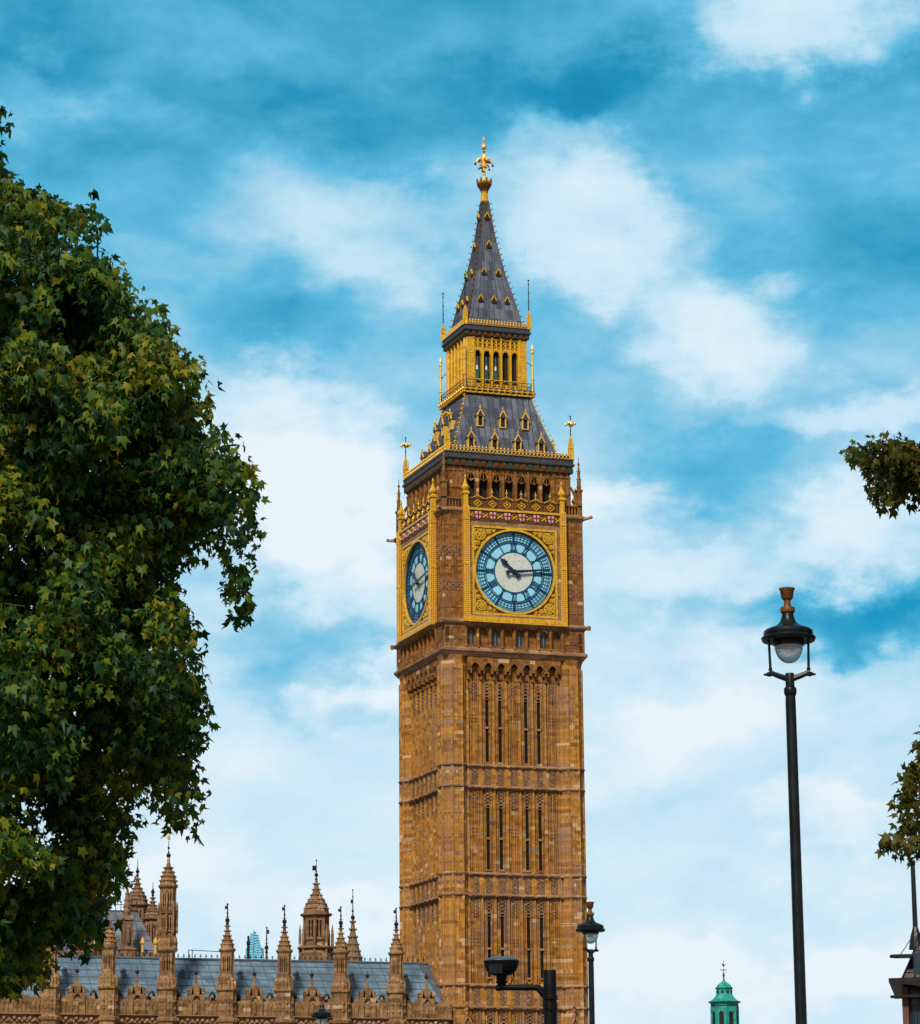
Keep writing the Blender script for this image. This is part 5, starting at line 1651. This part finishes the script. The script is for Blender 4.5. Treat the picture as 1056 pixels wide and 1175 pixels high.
# ------------------------------------------------------------------ surveillance camera
def cctv():
    DEP = 37.0
    p = at(631.0, 1113, DEP)
    P = thing('surveillance_camera_post', 'black steel post with side arm carrying a domed surveillance camera', 'camera post', (p.x, p.y, 0), -YAW)
    K = 1 / 825.0
    ZT = p.z
    X = lambda xz: (xz - 800) * K
    Z = lambda yz: ZT - (yz - 290) * K
    b = MB()
    b.loft([(.12, 0), (.12, .3), (.085, .4), (.0805, Z(560)), (.0775, Z(300)), (.074, Z(292)), (.0, Z(288))], 20)
    b.build('post', M['camera_black'], P, True)
    b = MB()
    b.loft([(.088, Z(690)), (.09, Z(680)), (.09, Z(640)), (.088, Z(630))], 20); b.loft([(.088, Z(590)), (.09, Z(585)), (.09, Z(555)), (.088, Z(550))], 20)
    b.box(X(725), X(760), -.05, .05, Z(730), Z(540))
    b.tube((X(722), -.03, Z(735)), (X(722), -.03, Z(690)), .012, .012, 6)
    for z in (575, 685): b.tube((X(800), -.085, Z(z)), (X(800), -.11, Z(z)), .016, .014, 8)
    br = b.build('clamp', M['camera_black'], P)
    b = MB()
    b.path([(X(760), 0, Z(560)), (X(680), 0, Z(470)), (X(640), 0, Z(462)), (X(300), 0, Z(462)), (X(272), 0, Z(470))], [.044, .040, .040, .037, .036], 12)
    b.ball((X(680), 0, Z(466)), .042, 10, 6); b.ball((X(275), 0, Z(466)), .038, 10, 6)
    b.build('arm', M['camera_black'], P, True)
    cx = X(312)
    b = MB()
    def lathe(prof, sx=1.0, sy=.95, n=28):
        e = MB(); e.loft(prof, n)
        e.v = [(x * sx + cx, y * sy, z) for x, y, z in e.v]
        return e
    b.merge(lathe([(.045, Z(470)), (.05, Z(440)), (.058, Z(405)), (.068, Z(345)), (.105, Z(338)), (.15, Z(322)), (.185, Z(290)), (.208, Z(245)), (.218, Z(212)), (.222, Z(196))]))
    hs = b.build('camera_housing', M['camera_black'], P, True)
    b = MB(); b.merge(lathe([(.222, Z(200)), (.226, Z(196)), (.222, Z(188)), (.19, Z(172)), (.13, Z(158)), (.06, Z(151)), (.004, Z(149))])); b.build('camera_lid', M['camera_lid'], hs, True)
    b = MB()
    y = -.195
    b.prism([(X(190), Z(318)), (X(312), Z(322)), (X(318), Z(240)), (X(184), Z(240))], y, -.10)
    b.build('camera_window', M['camera_window'], hs)
    b = MB()
    b.bar((X(186), Z(240)), (X(192), Z(320)), .006, y - .004, y + .01); b.bar((X(188), Z(320)), (X(316), Z(326)), .006, y - .004, y + .01); b.bar((X(318), Z(240)), (X(314), Z(326)), .006, y - .004, y + .01); b.bar((X(186), Z(242)), (X(318), Z(242)), .006, y - .0035, y + .01)
    b.build('window_bezel', M['iron'], hs)
    b = MB(); b.path([(X(430), -.02, Z(300)), (X(436), -.03, Z(340)), (X(425), -.03, Z(385)), (X(405), -.02, Z(420)), (X(385), 0, Z(440))], [.007] * 5, 6); b.build('cable', M['camera_black'], P, True)
    b = MB(); b.loft([(.062, Z(420)), (.07, Z(412)), (.07, Z(398)), (.062, Z(392))], 16, (cx, 0)); b.build('collar', M['camera_black'], P, True)
cctv()
# ------------------------------------------------------------------ plane trees
import numpy as np
def leaf_shape():
    # palmate plane leaf: five lobes, tip towards +x, petiole at the origin, about 1 unit long
    ang = [150, 118, 88, 58, 30, 0]
    rad = [.36, .26, .66, .36, .82, .42]
    pts = []
    tips = [(-118, .46), (-54, .80), (0, 1.05), (54, .80), (118, .46)]
    notch = [(-158, .14), (-86, .40), (-28, .50), (28, .50), (86, .40), (158, .14)]
    c = np.array([0.0, 0.0, 0.0])
    V = [c]
    def P(a, r, droop): return np.array([r * cos(radians(a)), r * sin(radians(a)), droop])
    for a, r in notch: V.append(P(a, r, .05 - .10 * r))
    for a, r in tips: V.append(P(a, r, -.42 * r * r))
    V = np.array(V); V[:, 0] += .15
    F = [(0, 1 + i, 7 + i, 2 + i) for i in range(5)]
    return V, F
LV, LF = leaf_shape()
def leaves_mesh(name, pos, tipdir, normal, size, mat, parent, ripe):
    n = len(pos)
    X = tipdir / np.linalg.norm(tipdir, axis=1, keepdims=True)
    Zn = normal - (normal * X).sum(1, keepdims=True) * X
    Zn /= np.maximum(np.linalg.norm(Zn, axis=1, keepdims=True), 1e-6)
    Y = np.cross(Zn, X)
    k = len(LV)
    rs = np.random.default_rng(n)
    wd = rs.uniform(.62, 1.05, n)[:, None, None]; curl = rs.uniform(.2, 1.7, n)[:, None, None]
    skew = rs.normal(0, .18, n)[:, None, None]
    co = pos[:, None, :] + size[:, None, None] * ((LV[None, :, 0, None] + skew * LV[None, :, 1, None]) * X[:, None, :] + wd * LV[None, :, 1, None] * Y[:, None, :] + curl * LV[None, :, 2, None] * Zn[:, None, :])
    me = bpy.data.meshes.new(name)
    nf = len(LF)
    me.vertices.add(n * k); me.vertices.foreach_set('co', co.astype(np.float32).ravel())
    idx = (np.array(LF)[None] + (np.arange(n) * k)[:, None, None]).reshape(-1)
    me.loops.add(len(idx)); me.loops.foreach_set('vertex_index', idx.astype(np.int32))
    me.polygons.add(n * nf); me.polygons.foreach_set('loop_start', (np.arange(n * nf) * 4).astype(np.int32))
    me.materials.append(mat)
    me.update(calc_edges=True)
    a_ = me.attributes.new('ripeness', 'FLOAT', 'POINT'); a_.data.foreach_set('value', np.repeat(ripe, k).astype(np.float32))
    o = bpy.data.objects.new(name, me); col.objects.link(o); o.parent = parent
    return o
def inside(poly, x, y):
    x = np.asarray(x); y = np.asarray(y)
    r = np.zeros(x.shape, bool)
    n = len(poly)
    for i in range(n):
        x0, y0 = poly[i]; x1, y1 = poly[(i + 1) % n]
        c = ((y0 > y) != (y1 > y)) & (x < (x1 - x0) * (y - y0) / ((y1 - y0) or 1e-9) + x0)
        r ^= c
    return r
def edge_dist(poly, x, y):
    d = np.full(np.shape(x), 1e9)
    n = len(poly)
    for i in range(n):
        x0, y0 = poly[i]; x1, y1 = poly[(i + 1) % n]
        dx, dy = x1 - x0, y1 - y0
        t = np.clip(((x - x0) * dx + (y - y0) * dy) / (dx * dx + dy * dy + 1e-9), 0, 1)
        d = np.minimum(d, np.hypot(x - x0 - t * dx, y - y0 - t * dy))
    return d
rt, fh = np.array(RT), np.array(FH)
def plane_tree(name, label, root, depth, outline, n_spray, leaf_size, seed, mat, per=(16, 30), thick=4.0, crown_extra=None, n_bough=150, bsize=.28, twig_step=5, twig_r=1.0, rim=.48):
    """outline: the crown's own side profile in metres (u to the right, z up) in the vertical plane across the line of sight at `depth`;
    the crown is rounded in depth around that profile."""
    rg = np.random.default_rng(seed)
    base = np.array(CAM) * np.array([1, 1, 0]) + fh * depth
    T = thing(name, label, 'tree', tuple(base + rt * root))
    org = np.array(T.location)
    poly = [(u, z) for u, z in outline]
    us = [p[0] for p in poly]; zs = [p[1] for p in poly]
    # boughs first, then sprays gathered round each bough: foliage masses with darker hollows between them
    bu = rg.uniform(min(us), max(us), 4000); bz = rg.uniform(min(zs), max(zs), 4000)
    ok = inside(poly, bu, bz); bu, bz = bu[ok][:n_bough], bz[ok][:n_bough]
    nb = len(bu); bo = rg.normal(0, .8, nb); br = rg.random(nb) ** 1.3
    who = rg.integers(0, nb, n_spray * 3)
    who[::4] = rg.integers(0, nb, len(who[::4]))
    su = bu[who] + rg.normal(0, bsize, len(who)); sz = bz[who] + rg.normal(0, bsize * .8, len(who))
    ok = inside(poly, su, sz); su, sz, who = su[ok][:n_spray], sz[ok][:n_spray], who[ok][:n_spray]
    ed = edge_dist(poly, su, sz)
    kp = rg.random(len(su)) < np.clip(rim + ed * 1.1, 0, 1)      # looser towards the rim
    su, sz, who, ed = su[kp], sz[kp], who[kp], ed[kp]
    half = np.sqrt(np.maximum(0.02, 2 * thick * ed * .55)); half = np.minimum(half, thick)
    # sprays sit mostly in the outer shell of the crown, nearer and farther side alike
    side = np.where(rg.random(len(su)) < .74, -1, 1)
    w = side * half * rg.uniform(.45, 1.0, len(su)) ** .6 + side * bo[who] * np.clip(ed / .5, 0, 1)
    P, D, Nn, S, RP = [], [], [], [], []
    tw = MB()
    for i in range(len(su)):
        k = rg.integers(per[0], per[1])
        c = np.array([su[i], w[i], sz[i]])
        if ed[i] < .3: k = max(6, int(k * .6))
        out = np.array([rg.normal(.25, .5), -0.9 if w[i] < 0 else .9, rg.normal(.0, .35)])
        out /= np.linalg.norm(out)
        L = rg.uniform(.35, .85)
        # drooping twig
        t = rg.random(k)
        px = c[None] + out[None] * (t[:, None] - .5) * L
        px[:, 2] -= (t ** 2) * L * .35
        px += rg.normal(0, 1, (k, 3)) * np.array([.13, .13, .12])
        dr = out[None] * .40 + rg.normal(0, .55, (k, 3)); dr[:, 2] -= .85
        nm = np.array([0.1, -.5 if w[i] < 0 else .5, .6])[None] + rg.normal(0, .62, (k, 3))
        j = rg.normal(0, .10, 2)
        # trim to the crown's hull
        f_ = depth / (depth + px[:, 1])
        keep = inside(poly, px[:, 0] * f_ + j[0], CAM.z + (px[:, 2] - CAM.z) * f_ + j[1])
        if keep.sum() < 5: continue
        P.append(px[keep]); D.append(dr[keep]); Nn.append(nm[keep]); S.append(leaf_size * rg.uniform(.65, 1.25, keep.sum())); RP.append(np.full(keep.sum(), .75 * br[who[i]] + .25 * rg.random()))
        if i % twig_step == 0:
            a = c - out * L * .6; b = c + out * L * .35; b[2] -= L * .15
            mid = (a + b) / 2 + rg.normal(0, .04, 3)
            f = lambda q: tuple(rt * q[0] + fh * q[1] + np.array([0, 0, q[2]]) - (org - base))
            if all(inside(poly, np.array([q[0]]), np.array([q[2]]))[0] for q in (a, b)):
                tw.path([f(a), f(mid), f(b)], [.014 * twig_r, .010 * twig_r, .005 * twig_r], 4)
    P = np.concatenate(P); D = np.concatenate(D); Nn = np.concatenate(Nn); S = np.concatenate(S); RP = np.concatenate(RP)
    if crown_extra is not None:
        e = crown_extra(rg)
        P = np.concatenate([P, e[0]]); D = np.concatenate([D, e[1]]); Nn = np.concatenate([Nn, e[2]]); S = np.concatenate([S, e[3]]); RP = np.concatenate([RP, rg.random(len(e[3]))])
    toW = lambda a: a[:, :1] * rt[None] + a[:, 1:2] * fh[None] + a[:, 2:3] * np.array([[0, 0, 1.0]])
    o = leaves_mesh('foliage', toW(P) - (org - base)[None], toW(D), toW(Nn), S, mat, T, RP)
    tw.build('twigs', M['twig'], T)
    return T, org, base
def limbs(T, org, base, root, segs, trunk):
    tr = MB()
    f = lambda q: tuple(rt * q[0] + fh * q[1] + np.array([0, 0, q[2]]) - (org - base))
    tr.path([f(q[:3]) for q in trunk], [q[3] for q in trunk], 14)
    tr.build('trunk', M['bark'], T, True)
    for s in segs:
        b = MB(); b.path([f(q[:3]) for q in s], [q[3] for q in s], 8)
        for q in s[:-1]: b.ball(f(q[:3]), q[3], 8, 5)
        b.build('limb', M['bark'], T, True)
def px_to_uz(px, py, depth):
    d = ray(px, py)
    h = d.dot(FH)
    v = d * (depth / h)
    return (v.dot(RT), CAM.z + v.z)
DL = 40.0
OUT_L = [(-60, 150), (-6, 72), (5, 76), (6, 94), (-4, 100), (2, 118), (14, 132), (12, 166), (2, 172), (-2, 184), (6, 196), (18, 206), (36, 232), (62, 228), (80, 226), (95, 216), (104, 236), (120, 258), (136, 286), (144, 300), (138, 322), (160, 334), (184, 344), (196, 360), (200, 384), (206, 404), (224, 416), (242, 424), (240, 444), (246, 462), (226, 474), (232, 490), (256, 486), (270, 498), (282, 520), (294, 552), (300, 590), (292, 622), (298, 652), (288, 676), (290, 704), (272, 728), (256, 722), (262, 700), (258, 664), (256, 640), (240, 628), (216, 634), (196, 646), (214, 680), (226, 716), (236, 740), (232, 770), (250, 800), (244, 826), (222, 836), (246, 838), (222, 862), (218, 886), (242, 912), (238, 932), (246, 966), (236, 982), (220, 962), (196, 958), (176, 966), (160, 972), (168, 988), (150, 1000), (142, 1024), (124, 1034), (128, 1062), (110, 1082), (92, 1096), (70, 1102), (56, 1124), (34, 1126), (20, 1142), (-4, 1146), (-60, 1150), (-110, 1120), (-110, 150)]
out_l = [px_to_uz(x, y, DL) for x, y in OUT_L]
ROOT_L = px_to_uz(-330, 900, DL)[0]
def extra_left(rg):                          # the rest of the crown, to the left of the picture
    n = 46000
    u0, z0 = ROOT_L, 13.0
    a = rg.normal(0, 1, (n, 3)); a /= np.linalg.norm(a, axis=1, keepdims=True)
    r = rg.uniform(.45, 1.0, n) * (1 + .10 * np.sin(a[:, 2] * 8 + 4 * a[:, 1]) + .08 * np.sin(a[:, 0] * 9 - 5 * a[:, 2]))
    P = np.stack([u0 + a[:, 0] * r * 5.2, a[:, 1] * r * 5.2, z0 + a[:, 2] * r * 8.5], -1)
    lim = px_to_uz(-42, 600, DL)[0]
    P = P[P[:, 0] * DL / (DL + P[:, 1]) < lim]
    n = len(P)
    D = rg.normal(0, .6, (n, 3)); D[:, 2] -= .6
    Nn = rg.normal(0, .4, (n, 3)) + np.array([0, -.4, .8])
    return P, D, Nn, rg.uniform(.15, .27, n)
T, o_, b_ = plane_tree('plane_tree', 'big dense plane tree with dark green drooping foliage overlapping the palace roof', ROOT_L, DL, out_l, 3300, .120, 11, M['leaf'], (20, 36), 3.6, extra_left, 250, .17, 4, 1.4)
limbs(T, o_, b_, ROOT_L,
      [[(ROOT_L, 0, 6.5, .34), (ROOT_L + 1.5, -.3, 9.0, .22), (ROOT_L + 3.2, -.4, 11.5, .13), (ROOT_L + 4.6, -.5, 12.8, .06)],
       [(ROOT_L, 0, 7.5, .32), (ROOT_L + .8, .6, 11, .24), (ROOT_L + 2.0, .8, 14.5, .12), (ROOT_L + 2.9, .5, 16.2, .04)],
       [(ROOT_L, 0, 6, .26), (ROOT_L + 1.6, .8, 7.2, .18), (ROOT_L + 3.4, .9, 7.6, .10), (ROOT_L + 4.6, .8, 7.4, .04)],
       [(ROOT_L, 0, 8, .3), (ROOT_L - 1.8, .5, 11.5, .2), (ROOT_L - 3.2, 1, 15, .1)]],
      [(ROOT_L, 0, 0, .62), (ROOT_L, 0, .5, .48), (ROOT_L + .05, 0, 5, .40), (ROOT_L, 0, 8, .34), (ROOT_L - .2, .2, 13, .24), (ROOT_L, .2, 19, .08)])
# right-hand tree: two boughs reach into the picture, the rest stands beyond its right edge
DR = 45.0
OUT_R = [(970, 522), (980, 514), (990, 508), (1000, 504), (1012, 508), (1022, 504), (1034, 504), (1046, 510), (1062, 512), (1090, 506), (1120, 540), (1090, 580), (1058, 570), (1050, 574), (1044, 564), (1030, 566), (1026, 578), (1022, 588), (1012, 596), (1006, 588), (1003, 576), (1000, 564), (1004, 552), (998, 542), (990, 534), (982, 530), (976, 536)]
out_r = [px_to_uz(x, y, DR) for x, y in OUT_R]
OUT_R2 = [(1056, 838), (1080, 820), (1120, 860), (1120, 960), (1080, 992), (1056, 984), (1048, 990), (1042, 982), (1036, 990), (1030, 976), (1020, 972), (1008, 966), (1014, 958), (1028, 956), (1036, 946), (1030, 936), (1034, 922), (1030, 910), (1036, 894), (1034, 884), (1044, 876), (1056, 868), (1052, 852)]
out_r2 = [px_to_uz(x, y, DR) for x, y in OUT_R2]
ROOT_R = px_to_uz(1420, 900, DR)[0]
def extra_right(rg):
    # second bough, lower, plus the crown beyond the frame
    ps, ds, ns, ss = [], [], [], []
    us = [p[0] for p in out_r2]; zs = [p[1] for p in out_r2]
    n = 1900
    u = rg.uniform(min(us), max(us), n); z = rg.uniform(min(zs), max(zs), n)
    ok = inside(out_r2, u, z); u, z = u[ok], z[ok]
    n = len(u)
    ps.append(np.stack([u, rg.normal(0, .4, n), z], -1)); d = rg.normal(0, .55, (n, 3)); d[:, 2] -= .5; ds.append(d)
    ns.append(rg.normal(0, .45, (n, 3)) + np.array([0, -.4, .75])); ss.append(rg.uniform(.09, .16, n))
    n = 34000
    a = rg.normal(0, 1, (n, 3)); a /= np.linalg.norm(a, axis=1, keepdims=True)
    r = rg.uniform(.45, 1.0, n)
    lump = 1 + .12 * np.sin(a[:, 2] * 7 + 3 * a[:, 1]) + .10 * np.sin(a[:, 0] * 9 + 5 * a[:, 2])
    r = r * lump
    P = np.stack([ROOT_R + .3 + a[:, 0] * r * 3.9, a[:, 1] * r * 4.2, 13 + a[:, 2] * r * 6.6], -1)
    P = P[P[:, 0] * DR / (DR + P[:, 1]) > px_to_uz(1078, 600, DR)[0]]
    n = len(P); d = rg.normal(0, .6, (n, 3)); d[:, 2] -= .6
    ps.append(P); ds.append(d); ns.append(rg.normal(0, .4, (n, 3)) + np.array([0, -.4, .8])); ss.append(rg.uniform(.16, .27, n))
    return tuple(np.concatenate(q) for q in (ps, ds, ns, ss))
T, o_, b_ = plane_tree('plane_tree', 'plane tree of which only two small leafy brown green boughs show against the sky', ROOT_R, DR, out_r, 330, .125, 23, M['leaf_autumn'], (10, 18), .8, extra_right, 40, .16, 4, 1.2, .9)
q1 = px_to_uz(1050, 535, DR); q1b = px_to_uz(990, 515, DR); q2 = px_to_uz(1058, 930, DR); q2b = px_to_uz(1030, 945, DR)
limbs(T, o_, b_, ROOT_R,
      [[(ROOT_R, 0, 8.5, .26), (ROOT_R - 2, 0, 11, .14), (q1[0], 0, q1[1], .03), (q1b[0], 0, q1b[1], .008)],
       [(ROOT_R, 0, 6.0, .24), (ROOT_R - 2.2, 0, 7.2, .13), (q2[0], 0, q2[1], .03), (q2b[0], 0, q2b[1], .008)],
       [(ROOT_R, 0, 9, .3), (ROOT_R + 1.6, .5, 13, .2), (ROOT_R + 2.6, .5, 17, .08)]],
      [(ROOT_R, 0, 0, .6), (ROOT_R, 0, .5, .46), (ROOT_R, 0, 6, .38), (ROOT_R, .1, 10, .30), (ROOT_R + .2, .2, 18, .08)])
